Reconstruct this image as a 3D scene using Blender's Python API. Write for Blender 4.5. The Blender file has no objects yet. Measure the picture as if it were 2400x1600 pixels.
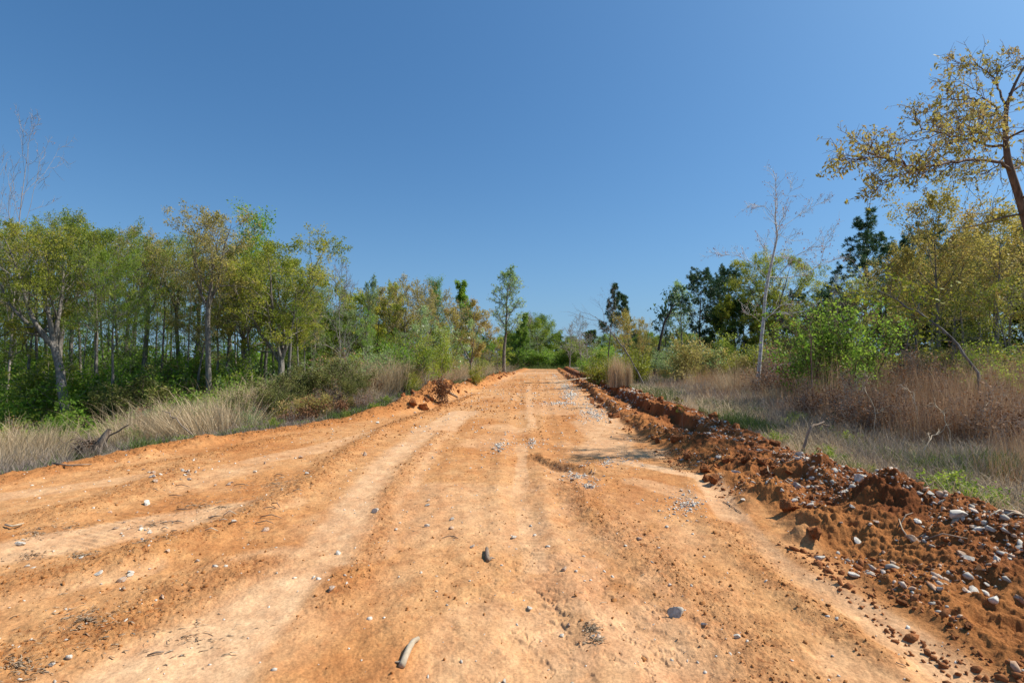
import bpy, bmesh, math
import numpy as np
from mathutils import Vector, Matrix, Euler

# ------------------------------------------------------------------ camera, sky, sun, exposure
S = bpy.context.scene
CAM_Z = 1.6
FPX = 1200.0
HORIZON = 838.0
PITCH = math.atan((HORIZON - 800.0) / FPX)
cam = bpy.data.cameras.new("camera")
cam.lens = 18.0; cam.sensor_width = 36.0; cam.clip_start = 0.05; cam.clip_end = 5000
camo = bpy.data.objects.new("camera", cam)
S.collection.objects.link(camo)
camo.location = (0, 0, CAM_Z)
camo.rotation_euler = (math.pi / 2 + PITCH, 0, 0)
S.camera = camo

SUN_EL, SUN_AZ = 47.0, 82.0            # azimuth measured from +Y (ahead) towards +X (right)
el, az = math.radians(SUN_EL), math.radians(SUN_AZ)
sun_dir = Vector((math.sin(az) * math.cos(el), math.cos(az) * math.cos(el), math.sin(el)))
W = bpy.data.worlds.new("World"); S.world = W; W.use_nodes = True
nt = W.node_tree
sky = nt.nodes.new("ShaderNodeTexSky"); sky.sky_type = 'NISHITA'; sky.sun_disc = False
sky.sun_elevation = el; sky.sun_rotation = az
sky.altitude = 0; sky.air_density = 1.0; sky.dust_density = 2.0; sky.ozone_density = 6.0
gm = nt.nodes.new("ShaderNodeGamma"); gm.inputs[1].default_value = 0.75
tn = nt.nodes.new("ShaderNodeVectorMath"); tn.operation = 'MULTIPLY'; tn.inputs[1].default_value = (.55, .83, 1.035)
tcw = nt.nodes.new("ShaderNodeTexCoord"); mpw = nt.nodes.new("ShaderNodeMapping"); mpw.inputs["Scale"].default_value = (1, 1, 1.2)
nt.links.new(tcw.outputs["Generated"], mpw.inputs[0]); nt.links.new(mpw.outputs[0], sky.inputs[0])
nt.nodes["Background"].inputs[1].default_value = 0.15
nt.links.new(sky.outputs[0], gm.inputs[0]); nt.links.new(gm.outputs[0], tn.inputs[0])
sx = nt.nodes.new("ShaderNodeSeparateXYZ"); nt.links.new(tcw.outputs["Generated"], sx.inputs[0])
def wm(op, a, v):
    n = nt.nodes.new("ShaderNodeMath"); n.operation = op; nt.links.new(a, n.inputs[0]); n.inputs[1].default_value = v; return n.outputs[0]
f = wm('MAXIMUM', sx.outputs[2], 0.0); f = wm('MULTIPLY', f, -7.0); f = wm('EXPONENT', f, 0); f = wm('MULTIPLY', f, .85)
hz = nt.nodes.new("ShaderNodeMix"); hz.data_type = 'RGBA'; hz.inputs[7].default_value = (1.73, 2.76, 3.83, 1)   # paler air low down
nt.links.new(f, hz.inputs[0]); hs = nt.nodes.new("ShaderNodeHueSaturation"); hs.inputs["Saturation"].default_value = 1.07; nt.links.new(tn.outputs[0], hs.inputs["Color"]); nt.links.new(hs.outputs[0], hz.inputs[6]); nt.links.new(hz.outputs[2], nt.nodes["Background"].inputs[0])
sl = bpy.data.lights.new("sun", 'SUN'); sl.energy = 4.9; sl.angle = math.radians(0.55); sl.color = (1, 0.94, 0.85)
so = bpy.data.objects.new("sun", sl); S.collection.objects.link(so)
so.rotation_euler = sun_dir.to_track_quat('Z', 'Y').to_euler()
S.view_settings.view_transform = 'Standard'; S.view_settings.look = 'None'
S.view_settings.exposure = 0.4; S.view_settings.gamma = 1.0
S.cycles.max_bounces = 6; S.cycles.diffuse_bounces = 3; S.cycles.transmission_bounces = 3; S.cycles.transparent_max_bounces = 8

# ------------------------------------------------------------------ helpers
def hsh(ix, iy, s):
    h = (ix.astype(np.int64) * 374761393 + iy.astype(np.int64) * 668265263 + s * 974711) & 0xFFFFFFFF
    h = ((h ^ (h >> 13)) * 1274126177) & 0xFFFFFFFF
    return ((h ^ (h >> 16)) & 0xFFFF).astype(np.float64) / 65535.0
def vn(x, y, s=0):
    x = np.asarray(x, float); y = np.asarray(y, float)
    ix = np.floor(x); iy = np.floor(y); fx = x - ix; fy = y - iy
    fx = fx * fx * fx * (fx * (fx * 6 - 15) + 10); fy = fy * fy * fy * (fy * (fy * 6 - 15) + 10)
    a = hsh(ix, iy, s); b = hsh(ix + 1, iy, s); c = hsh(ix, iy + 1, s); d = hsh(ix + 1, iy + 1, s)
    return (a + (b - a) * fx + (c - a) * fy + (a - b - c + d) * fx * fy) * 2 - 1
def fbm(x, y, s=0, o=4, g=0.5):
    x = np.asarray(x, float); y = np.asarray(y, float)
    t = 0; a = 1; n = 0
    for i in range(o):
        c, sn = math.cos(0.6 * i + .3), math.sin(0.6 * i + .3)
        t = t + a * vn((x * c - y * sn) * 2 ** i + 17.3 * i, (x * sn + y * c) * 2 ** i, s + i); n += a; a *= g
    return t / n
def sst(a, b, x):
    t = np.clip((x - a) / (b - a), 0, 1); return t * t * (3 - 2 * t)

def ray(px, py):
    x = (px - 1200) / FPX; z = (800 - py) / FPX
    c, s = math.cos(PITCH), math.sin(PITCH)
    return np.array([x, c - z * s, s + z * c])
def at(px, py, depth):
    r = ray(px, py); return np.array([0, 0, CAM_Z]) + r * (depth / r[1])
def on_plane(px, py, z=0.0):
    r = ray(px, py); return np.array([0, 0, CAM_Z]) + r * ((z - CAM_Z) / min(r[2], -1e-3))
def top_z(py, depth):
    r = ray(1200, py); return CAM_Z + r[2] / r[1] * depth

def mesh(name, V, Fs, mat=None, smooth=False, attrs=None, mats=None, mi=None):
    me = bpy.data.meshes.new(name)
    V = np.asarray(V, dtype=np.float32).reshape(-1, 3)
    Fs = [np.asarray(f, dtype=np.int32) for f in Fs if len(f)]
    me.vertices.add(len(V)); me.vertices.foreach_set("co", V.ravel())
    loops = np.concatenate([f.ravel() for f in Fs])
    tot = np.concatenate([np.full(len(f), f.shape[1], np.int32) for f in Fs])
    st = np.concatenate([[0], np.cumsum(tot)[:-1]]).astype(np.int32)
    me.loops.add(len(loops)); me.loops.foreach_set("vertex_index", loops)
    me.polygons.add(len(tot)); me.polygons.foreach_set("loop_start", st)
    try: me.polygons.foreach_set("loop_total", tot)
    except Exception: pass
    if smooth: me.polygons.foreach_set("use_smooth", np.ones(len(tot), bool))
    for k, a in (attrs or {}).items():
        a = np.asarray(a, np.float32)
        if a.ndim == 1:
            at_ = me.attributes.new(k, 'FLOAT', 'POINT'); at_.data.foreach_set("value", a)
        else:
            at_ = me.attributes.new(k, 'FLOAT_VECTOR', 'POINT'); at_.data.foreach_set("vector", a.ravel())
    if mat: me.materials.append(mat)
    me.update(calc_edges=True); me.validate()
    return me
def obj(name, me, parent=None):
    o = bpy.data.objects.new(name, me); S.collection.objects.link(o)
    if parent: o.parent = parent
    return o
def tag(o, label=None, cat=None, group=None, kind=None):
    if label: o["label"] = label
    if cat: o["category"] = cat
    if group: o["group"] = group
    if kind: o["kind"] = kind
    return o
def copy_tree(o, parent=None):
    c = o.copy(); S.collection.objects.link(c)
    if parent: c.parent = parent
    for k in ("label", "category", "group"):
        if k in c and parent is None: del c[k]
    for ch in list(o.children): copy_tree(ch, c)
    return c
USED = set()
def use(proto):                      # first use moves the prototype itself, later ones copy it
    if proto.name not in USED:
        USED.add(proto.name); return proto
    return copy_tree(proto)

# ------------------------------------------------------------------ materials
def mk(name):
    m = bpy.data.materials.new(name); m.use_nodes = True
    t = m.node_tree; b = t.nodes["Principled BSDF"]; b.inputs["Roughness"].default_value = 0.9
    b.inputs["Specular IOR Level"].default_value = 0.2
    return m, t, b
def node(t, typ, **kw):
    n = t.nodes.new(typ)
    for k, v in kw.items(): setattr(n, k, v)
    return n
def leaf_mat(name, c1, c2, c3, transl=0.35, rough=0.6):
    m, t, b = mk(name)
    a = node(t, "ShaderNodeAttribute", attribute_name="tint")
    r = node(t, "ShaderNodeValToRGB")
    r.color_ramp.elements[0].color = (*c1, 1); r.color_ramp.elements[1].color = (*c3, 1)
    e = r.color_ramp.elements.new(0.5); e.color = (*c2, 1)
    t.links.new(a.outputs["Fac"], r.inputs[0])
    oi = node(t, "ShaderNodeObjectInfo")
    mr = node(t, "ShaderNodeMapRange"); mr.inputs[3].default_value = 0.8; mr.inputs[4].default_value = 1.18
    t.links.new(oi.outputs["Random"], mr.inputs[0])
    vm = node(t, "ShaderNodeVectorMath", operation='SCALE')
    t.links.new(r.outputs[0], vm.inputs[0]); t.links.new(mr.outputs[0], vm.inputs["Scale"])
    t.links.new(vm.outputs[0], b.inputs["Base Color"]); b.inputs["Roughness"].default_value = rough
    b.inputs["Specular IOR Level"].default_value = 0.3
    tr = node(t, "ShaderNodeBsdfTranslucent"); t.links.new(vm.outputs[0], tr.inputs[0])
    mx = node(t, "ShaderNodeMixShader"); mx.inputs[0].default_value = transl
    t.links.new(b.outputs[0], mx.inputs[1]); t.links.new(tr.outputs[0], mx.inputs[2])
    t.links.new(mx.outputs[0], t.nodes["Material Output"].inputs[0])
    return m
def rough_mat(name, c1, c2, scale, bump=0.3, stretch=(1, 1, 1), rough=0.9, c3=None, dist=0.02):
    m, t, b = mk(name)
    tc = node(t, "ShaderNodeTexCoord"); mp = node(t, "ShaderNodeMapping"); mp.inputs["Scale"].default_value = stretch
    oi = node(t, "ShaderNodeObjectInfo")
    add = node(t, "ShaderNodeVectorMath", operation='ADD')
    sc = node(t, "ShaderNodeMath", operation='MULTIPLY'); sc.inputs[1].default_value = 37.0
    t.links.new(oi.outputs["Random"], sc.inputs[0]); t.links.new(sc.outputs[0], add.inputs[1])
    t.links.new(tc.outputs["Object"], add.inputs[0]); t.links.new(add.outputs[0], mp.inputs[0])
    n = node(t, "ShaderNodeTexNoise"); n.inputs["Scale"].default_value = scale; n.inputs["Detail"].default_value = 6; n.inputs["Roughness"].default_value = 0.65
    t.links.new(mp.outputs[0], n.inputs[0])
    r = node(t, "ShaderNodeValToRGB"); r.color_ramp.elements[0].color = (*c1, 1); r.color_ramp.elements[1].color = (*c2, 1)
    r.color_ramp.elements[0].position = 0.33; r.color_ramp.elements[1].position = 0.66
    if c3: e = r.color_ramp.elements.new(0.5); e.color = (*c3, 1)
    t.links.new(n.outputs[0], r.inputs[0])
    mr = node(t, "ShaderNodeMapRange"); mr.inputs[3].default_value = 0.78; mr.inputs[4].default_value = 1.2
    t.links.new(oi.outputs["Random"], mr.inputs[0])
    vm = node(t, "ShaderNodeVectorMath", operation='SCALE')
    t.links.new(r.outputs[0], vm.inputs[0]); t.links.new(mr.outputs[0], vm.inputs["Scale"])
    t.links.new(vm.outputs[0], b.inputs["Base Color"])
    b.inputs["Roughness"].default_value = rough
    bp = node(t, "ShaderNodeBump"); bp.inputs["Strength"].default_value = bump; bp.inputs["Distance"].default_value = dist
    t.links.new(n.outputs[0], bp.inputs["Height"]); t.links.new(bp.outputs[0], b.inputs["Normal"])
    return m
M = {}
M['bark'] = rough_mat('grey_bark', (.075, .062, .05), (.30, .27, .235), 5, .8, (3, 3, .5))
M['bark_dark'] = rough_mat('dark_bark', (.045, .035, .028), (.15, .12, .095), 6, .9, (3, 3, .6))
M['bark_pale'] = rough_mat('pale_bark', (.42, .38, .34), (.80, .77, .72), 4, .3, (1.2, 1.2, 3.0))
M['bark_brown'] = rough_mat('brown_bark', (.10, .055, .035), (.26, .17, .12), 7, .8, (3, 3, .5))
M['twig'] = rough_mat('twig_bark', (.20, .16, .13), (.42, .37, .33), 6, .4)
M['l_olive'] = leaf_mat('olive_leaves', (.16, .23, .025), (.33, .37, .042), (.54, .47, .07), .55)
M['l_green'] = leaf_mat('green_leaves', (.12, .20, .022), (.23, .32, .036), (.40, .43, .06), .55)
M['l_bright'] = leaf_mat('bright_green_leaves', (.13, .25, .025), (.23, .38, .042), (.37, .48, .065), .55)
M['l_brown'] = leaf_mat('bronze_leaves', (.24, .22, .055), (.42, .35, .09), (.58, .46, .16), .5)
M['l_orange'] = leaf_mat('orange_spring_leaves', (.36, .31, .06), (.52, .44, .10), (.50, .33, .13), .45)
M['l_pale'] = leaf_mat('pale_green_leaves', (.20, .31, .09), (.32, .44, .15), (.44, .52, .24), .5)
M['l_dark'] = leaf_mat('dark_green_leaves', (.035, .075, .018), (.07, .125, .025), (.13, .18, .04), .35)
M['l_pine'] = leaf_mat('pine_needles', (.03, .075, .03), (.065, .135, .05), (.13, .20, .075), .25, .5)
M['l_cedar'] = leaf_mat('cedar_foliage', (.07, .085, .018), (.13, .145, .03), (.22, .21, .045), .2, .7)
M['l_yellow'] = leaf_mat('yellow_green_leaves', (.20, .25, .025), (.34, .36, .035), (.45, .42, .05))
M['l_pink'] = leaf_mat('red_buds', (.22, .11, .08), (.36, .17, .13), (.44, .26, .20))
M['l_white'] = leaf_mat('white_petals', (.7, .7, .62), (.8, .8, .74), (.85, .85, .8), .2)
M['g_tan'] = leaf_mat('tan_dry_blades', (.33, .23, .125), (.56, .42, .25), (.72, .58, .37), .25, .7)
M['g_red'] = leaf_mat('russet_dry_blades', (.25, .125, .06), (.42, .25, .13), (.60, .42, .25), .25, .7)
M['g_grey'] = leaf_mat('grey_dry_blades', (.17, .125, .10), (.30, .24, .19), (.46, .385, .30), .2, .8)
M['g_green'] = leaf_mat('green_blades', (.06, .10, .02), (.11, .17, .03), (.20, .24, .06), .3, .7)
M['l_dead'] = leaf_mat('dead_leaves', (.15, .065, .03), (.27, .13, .055), (.36, .21, .11), .2, .8)
M['stone'] = rough_mat('grey_stone', (.36, .31, .245), (.70, .64, .54), 5, .7, c3=(.52, .47, .39), dist=.008)
M['stone_stained'] = rough_mat('clay_stained_stone', (.34, .17, .08), (.56, .48, .40), 7, .5, c3=(.44, .30, .20), dist=.008)
M['litter'] = rough_mat('dry_litter', (.20, .13, .075), (.46, .34, .22), 20, .4)
M['clod'] = rough_mat('red_clay_clod', (.19, .065, .02), (.40, .155, .055), 18, 1.0, c3=(.29, .105, .034), dist=.02)
M['crumb'] = rough_mat('orange_clay_crumbs', (.33, .125, .034), (.46, .21, .07), 25, .8, dist=.01)
M['wood'] = rough_mat('weathered_wood', (.36, .27, .17), (.62, .52, .38), 18, .5, (1, 1, .15), dist=.006)
M['wood_dark'] = rough_mat('old_dark_wood', (.14, .095, .065), (.34, .26, .19), 20, .8, (1, 1, .2))

# ------------------------------------------------------------------ terrain shape
def Rb(y): return np.interp(y, [0, 2.7, 4.8, 7, 10.5, 13.5, 17, 28, 55, 90], [2.35, 2.42, 2.5, 2.5, 2.6, 2.7, 2.9, 3.8, 5.0, 7.5])
def Rt(y): return np.interp(y, [0, 3, 4.4, 5.1, 7, 9.6, 12.8, 25, 46, 90], [4.6, 4.5, 4.35, 4.1, 4.0, 4.3, 4.35, 5.1, 6.1, 9])
def Le(y): return np.interp(y, [0, 6.5, 9.3, 13, 15, 17, 20.9, 30, 41, 64, 90], [-7.0, -6.8, -6.2, -4.3, -3.6, -3.3, -3.0, -2.1, -1.0, 1.0, 3.5])
ROAD_END = 72.0
def seg_d(x, y, pts):
    """distance to a polyline and the parameter's index along it"""
    best = np.full(np.shape(x), 1e9)
    for (x0, y0), (x1, y1) in zip(pts[:-1], pts[1:]):
        dx, dy = x1 - x0, y1 - y0; L = dx * dx + dy * dy + 1e-9
        t = np.clip(((x - x0) * dx + (y - y0) * dy) / L, 0, 1)
        best = np.minimum(best, np.hypot(x - x0 - t * dx, y - y0 - t * dy))
    return best
def pl(*pp): return [tuple(on_plane(a, b)[:2]) for a, b in pp]
# strokes measured off the photograph: (polyline, half width, sand amount, height, roughness)
SAND = [
 (pl((1090, 965), (1010, 1010), (940, 1090), (830, 1230), (800, 1290)), .42, 1.15),
 (pl((620, 1330), (560, 1430), (430, 1570), (330, 1700)), .42, 1.3),
 (pl((1030, 940), (900, 965), (700, 985), (450, 1040), (330, 1055)), .20, .8),
 (pl((880, 1015), (760, 1050), (600, 1080)), .3, .7),
 (pl((330, 1120), (0, 1165)), .22, .8),
 (pl((640, 1180), (420, 1220), (180, 1270), (-200, 1330)), .30, .95),
 (pl((330, 1330), (150, 1370), (-100, 1440)), .16, .7),
 (pl((1215, 1040), (1222, 1100), (1235, 1200), (1270, 1330)), .10, .8),
 (pl((1290, 1560), (1300, 1700)), .6, .62), (pl((1150, 1480), (1600, 1500)), .35, .55),
 (pl((1380, 990), (1430, 1030), (1400, 1060), (1540, 1060)), .45, .8),
 (pl((1450, 1080), (1650, 1120), (1680, 1180), (1750, 1260), (1900, 1370), (2080, 1480), (2330, 1640)), .15, 1.0),
 (pl((1290, 885), (1340, 915), (1390, 960), (1420, 1000)), .5, .7),
 (pl((1215, 875), (1290, 874)), 2.0, .6), (pl((1240, 900), (1245, 1000)), .12, .7),
 (pl((1500, 1130), (1640, 1170)), .2, .5), (pl((1440, 1250), (1560, 1400), (1700, 1560)), .13, .5),
 (pl((2000, 1560), (2200, 1640)), .25, .6),
]
RIDGE = [   # clumpy orange ridges pushed up by wheels and blade
 (pl((1120, 925), (1010, 965), (900, 1005), (820, 1060), (740, 1125), (600, 1200), (480, 1250), (330, 1300)), .22, .055),
 (pl((1040, 1010), (970, 1090), (920, 1170), (870, 1270), (800, 1400)), .16, .018),
 (pl((460, 1090), (300, 1160), (120, 1210)), .3, .05), (pl((700, 1020), (500, 1065), (300, 1100)), .3, .035),
 (pl((330, 1300), (60, 1370), (-200, 1430)), .25, .05), (pl((560, 1340), (300, 1450), (0, 1570)), .35, .03),
 (pl((1330, 1140), (1400, 1200), (1560, 1330), (1700, 1460), (1850, 1620)), .22, .02),
 (pl((1255, 1070), (1300, 1088), (1370, 1098), (1400, 1095)), .14, .075),
 (pl((1700, 1230), (1800, 1330), (1900, 1420), (2050, 1530)), .13, .025),
]
RUT = [
 (pl((1218, 880), (1215, 1040), (1225, 1200), (1270, 1400), (1300, 1640)), .16, .03),
 (pl((1270, 880), (1290, 1000), (1320, 1150), (1340, 1220)), .12, .018),
 (pl((1100, 960), (1000, 1100), (900, 1300), (760, 1640)), .18, .022),
 (pl((1660, 1140), (1740, 1260), (1900, 1380), (2080, 1490), (2330, 1640)), .14, .04),
 (pl((1180, 1640), (1190, 1450), (1170, 1300), (1120, 1150), (1150, 1000)), .14, .012),
 (pl((1660, 1640), (1480, 1440), (1400, 1300), (1310, 1160)), .16, .02),
]
MOUND = [(on_plane(995, 925, .2)[:2], .6, .26), (on_plane(960, 925, .1)[:2], .8, .14), (on_plane(1040, 915, .2)[:2], .7, .16),
         (on_plane(900, 960, 0)[:2], .5, .12), (on_plane(480, 1040, 0)[:2], .35, .10), (on_plane(330, 1070, 0)[:2], .3, .08),
         (at(2090, 1110, 4.85)[:2], .30, .19), (at(2040, 1150, 4.7)[:2], .42, .12), (at(1925, 1080, 5.9)[:2], .16, .14), (at(1830, 1090, 6.2)[:2], .2, .12),
         (at(1690, 1110, 6.6)[:2], .14, .12), (at(1900, 1220, 4.75)[:2], .25, .14), (at(1880, 1250, 4.5)[:2], .12, .12),
         (at(1800, 1160, 5.6)[:2], .3, .14), (at(1640, 1040, 9)[:2], .3, .14), (at(1560, 970, 12)[:2], .35, .16), (at(2300, 1040, 6.4)[:2], .45, .16),
         (at(2260, 1180, 4.5)[:2], .3, .12), (at(2370, 1250, 3.9)[:2], .3, .10)]

def terrain(x, y, full=False):
    x = np.asarray(x, float); y = np.asarray(y, float)
    wob = fbm(x * .35, y * .35, 5, 3)
    xw = x + .13 * fbm(x * 1.3, y * .8, 9, 3); yw = y + .1 * fbm(x * 1.1, y * .9, 11, 3)
    rb = Rb(y) + .16 * fbm(y * .9, x * .0 + 3, 21, 3) ; rt = Rt(y) + .2 * fbm(y * .8, x * 0 + 7, 22, 3)
    le = Le(y) + .28 * fbm(y * .8, x * 0 + 1, 23, 4)
    end = sst(ROAD_END - 1.5, ROAD_END + 1.5, y + .6 * wob)
    on = (1 - end)
    # masks
    s = (x - rb) / (rt - rb)
    berm = sst(-.03, .10, s) * (1 - sst(.93, 1.12, s)) * on
    rightv = sst(.93, 1.12, s)
    leftd = le - x
    leftv = sst(-.08, .3, leftd)
    veg = np.clip(np.maximum(np.maximum(rightv, leftv), end), 0, 1)
    bank = sst(13, 16.5, y) * (1 - .75 * sst(30, 55, y))
    lb = sst(-.75, -.35, leftd) * (1 - sst(.1, .5, leftd)) * on      # churned left edge
    lbr = (sst(-.9, -.25, leftd)) * on
    road = np.clip(1 - veg - berm, 0, 1)
    # sand / rough fields
    sand = np.zeros_like(x)
    for p, w, a in SAND:
        d = seg_d(xw, yw, p); sand = np.maximum(sand, a * (1 - sst(w * .75, w * 1.25, d)))
    far = sst(14, 30, y)
    u = x - .045 * y
    sand = np.maximum(sand, far * .45 * sst(-.1, .5, fbm(u * 1.1, y * .07, 31, 3)))
    sand = np.maximum(sand, .55 * sst(.12, .5, fbm(x * .7 + 5, y * .5, 33, 3)) * (1 - far))
    z = .025 * fbm(x * .4, y * .3, 1, 3)
    rough = np.full_like(x, .30)
    ridge = np.zeros_like(x)
    for p, w, h in RIDGE:
        d = seg_d(xw, yw, p); k = np.exp(-(d / w) ** 2)
        ridge = np.maximum(ridge, k * min(1, h / .05 + .35)); z = z + h * k * road
    for p, w, h in RUT:
        d = seg_d(x + .3 * (xw - x), y, p); z = z - .6 * h * (np.exp(-(d / w) ** 2) - .55 * np.exp(-((d - 1.7 * w) / (w * .6)) ** 2)) * road
    sand = sand * (.80 + .3 * fbm(x * 1.3, y * .8, 37, 3)) * (1 - .85 * np.clip(ridge, 0, 1)) * (1 - lb)
    rough = rough * (1 - .85 * sand) + .9 * ridge
    # low ledge of washed-out clay in the middle of the road
    p = pl((1250, 1060), (1262, 1078), (1300, 1095), (1370, 1103), (1420, 1112))
    d = seg_d(xw, yw, p); z = z - .05 * np.exp(-((d) / .09) ** 2) * (1 - far)
    n1 = fbm(x * 3.0, y * 3.0, 41, 4); n2 = fbm(x * 11, y * 11, 43, 4, .6); n3 = fbm(x * 34, y * 34, 47, 3, .6)
    nd = np.clip(1.15 - y / 45, .25, 1)
    z = z + road * (.014 * n1 + (.004 + .016 * rough) * n2 * nd + (.0015 + .007 * rough) * n3 * nd)
    # soft footprints and hoof-like dimples in the loose middle strip
    dm = sst(.1, .75, vn(x * 8.8 + y * 4.2 + .9 * n1 * 2, y * 8.0 - x * 4.5 + 1.1 * n2 * 2, 51)) * np.exp(-((x - .6) / 1.0) ** 2) * (1 - sst(3.6, 5.5, y))
    z = z - .011 * dm * road
    # caterpillar-tread chatter marks across the wheel tracks
    tread = (np.sin((y + .06 * n1) * 2 * math.pi / .085) ) * np.exp(-((x + .55 + .12 * y * .2) / .28) ** 2) * sst(4, 5.5, y) * (1 - sst(12, 16, y))
    tread = tread + np.sin((x * .35 + y + .05 * n1) * 2 * math.pi / .075) * np.exp(-(seg_d(x, y, pl((300, 1210), (180, 1290))) / .22) ** 2)
    tread = tread + .9 * np.sin((y + .22 * np.abs(x - .1) + .05 * n1) * 2 * math.pi / .08) * np.exp(-(seg_d(x, y, RUT[0][0]) / .17) ** 4) * sst(-.5, .2, n1) * (1 - far)
    z = z + (.0026 + .0022 * (1 - sst(5, 9, y))) * tread * road
    z = z + road * nd * (.006 * fbm(x * 6.5, y * 6.5, 53, 2) + .003 * np.abs(fbm(x * 15, y * 13, 55, 2)))
    # right berm
    near = 1 - sst(8, 12, y)
    lump = 1 - np.abs(fbm(x * 1.7, y * 1.2, 61, 2)) * 2
    bl = 1 - np.abs(fbm(x * 5.5, y * 5.0, 63, 3)) * 2.0
    hN = (.13 + .08 * fbm(y * .7, x * .8, 65, 3)) * np.exp(-((s - .62) / .36) ** 2) + .15 * sst(.35, .95, s)
    cut = .62 + .10 * fbm(y * 1.3, x * 0 + 4, 67, 3)
    hF = .10 * sst(0, .12, s) * (1 - sst(.25, .5, s)) * (1 + .6 * lump) + .31 * sst(cut, cut + .09, s)
    hb = (near * hN + (1 - near) * hF) * sst(-.02, .15, s)
    fld = .16 + .12 * (1 - near)
    fld = fld + .20 * sst(3, 20, x - rt)
    hb = hb * (1 - rightv) + fld * rightv
    z = z + on * hb + (1 - on) * .05
    z = z + berm * (.06 * lump + .040 * np.clip(bl, -1, 1) + .034 * n2 + .020 * n3) * sst(-.02, .2, s)
    # left side
    hl = .06 + .36 * bank
    z = z + lbr * hl * on * (.8 + .5 * fbm(x * .9, y * .9, 71, 3)) * (1 - .4 * veg)
    z = z + lb * (.05 * np.clip(1 - 2 * np.abs(fbm(x * 3.2, y * 3, 73, 3)), -1, 1) * (.5 + bank) + .022 * n2 + .010 * n3)
    drop = -.50 * sst(0, 2.2, leftd) * (1 - bank) - .50 * bank * sst(.5, 4, leftd) - .95 * sst(2, 12, leftd)
    z = z + drop * leftv
    for (mx, my), r, h in MOUND:
        d2 = ((x - mx) ** 2 + (y - my) ** 2) / (r * r)
        d2 = d2 * (1 + .35 * fbm(x * 4, y * 4, 77, 3))
        z = z + h * np.exp(-d2 * 1.3) * (1 + .22 * n2)
    z = z + veg * .03 * fbm(x * 2, y * 2, 81, 3)
    if not full: return z
    return z, sand, np.clip(rough, 0, 1), berm, veg, lb, n2, wob, ridge
GRID = {}
def gz(x, y):
    x = np.asarray(x, float); y = np.asarray(y, float)
    th, r, Z = GRID['th'], GRID['r'], GRID['Z']
    t = np.arctan2(x, y); q = np.hypot(x, y)
    j = np.clip(np.searchsorted(th, t) - 1, 0, len(th) - 2); i = np.clip(np.searchsorted(r, q) - 1, 0, len(r) - 2)
    a = np.clip((t - th[j]) / (th[j + 1] - th[j]), 0, 1); b = np.clip((q - r[i]) / (r[i + 1] - r[i]), 0, 1)
    return (Z[i, j] * (1 - a) + Z[i, j + 1] * a) * (1 - b) + (Z[i + 1, j] * (1 - a) + Z[i + 1, j + 1] * a) * b
def Hz(x, y):
    return float(gz(np.array([x]), np.array([y]))[0])
def ground_at(px, py):
    z = 0.0
    for _ in range(8):
        p = on_plane(px, py, z); z = .5 * z + .5 * Hz(p[0], p[1])
    return np.array([p[0], p[1], Hz(p[0], p[1])])

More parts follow.
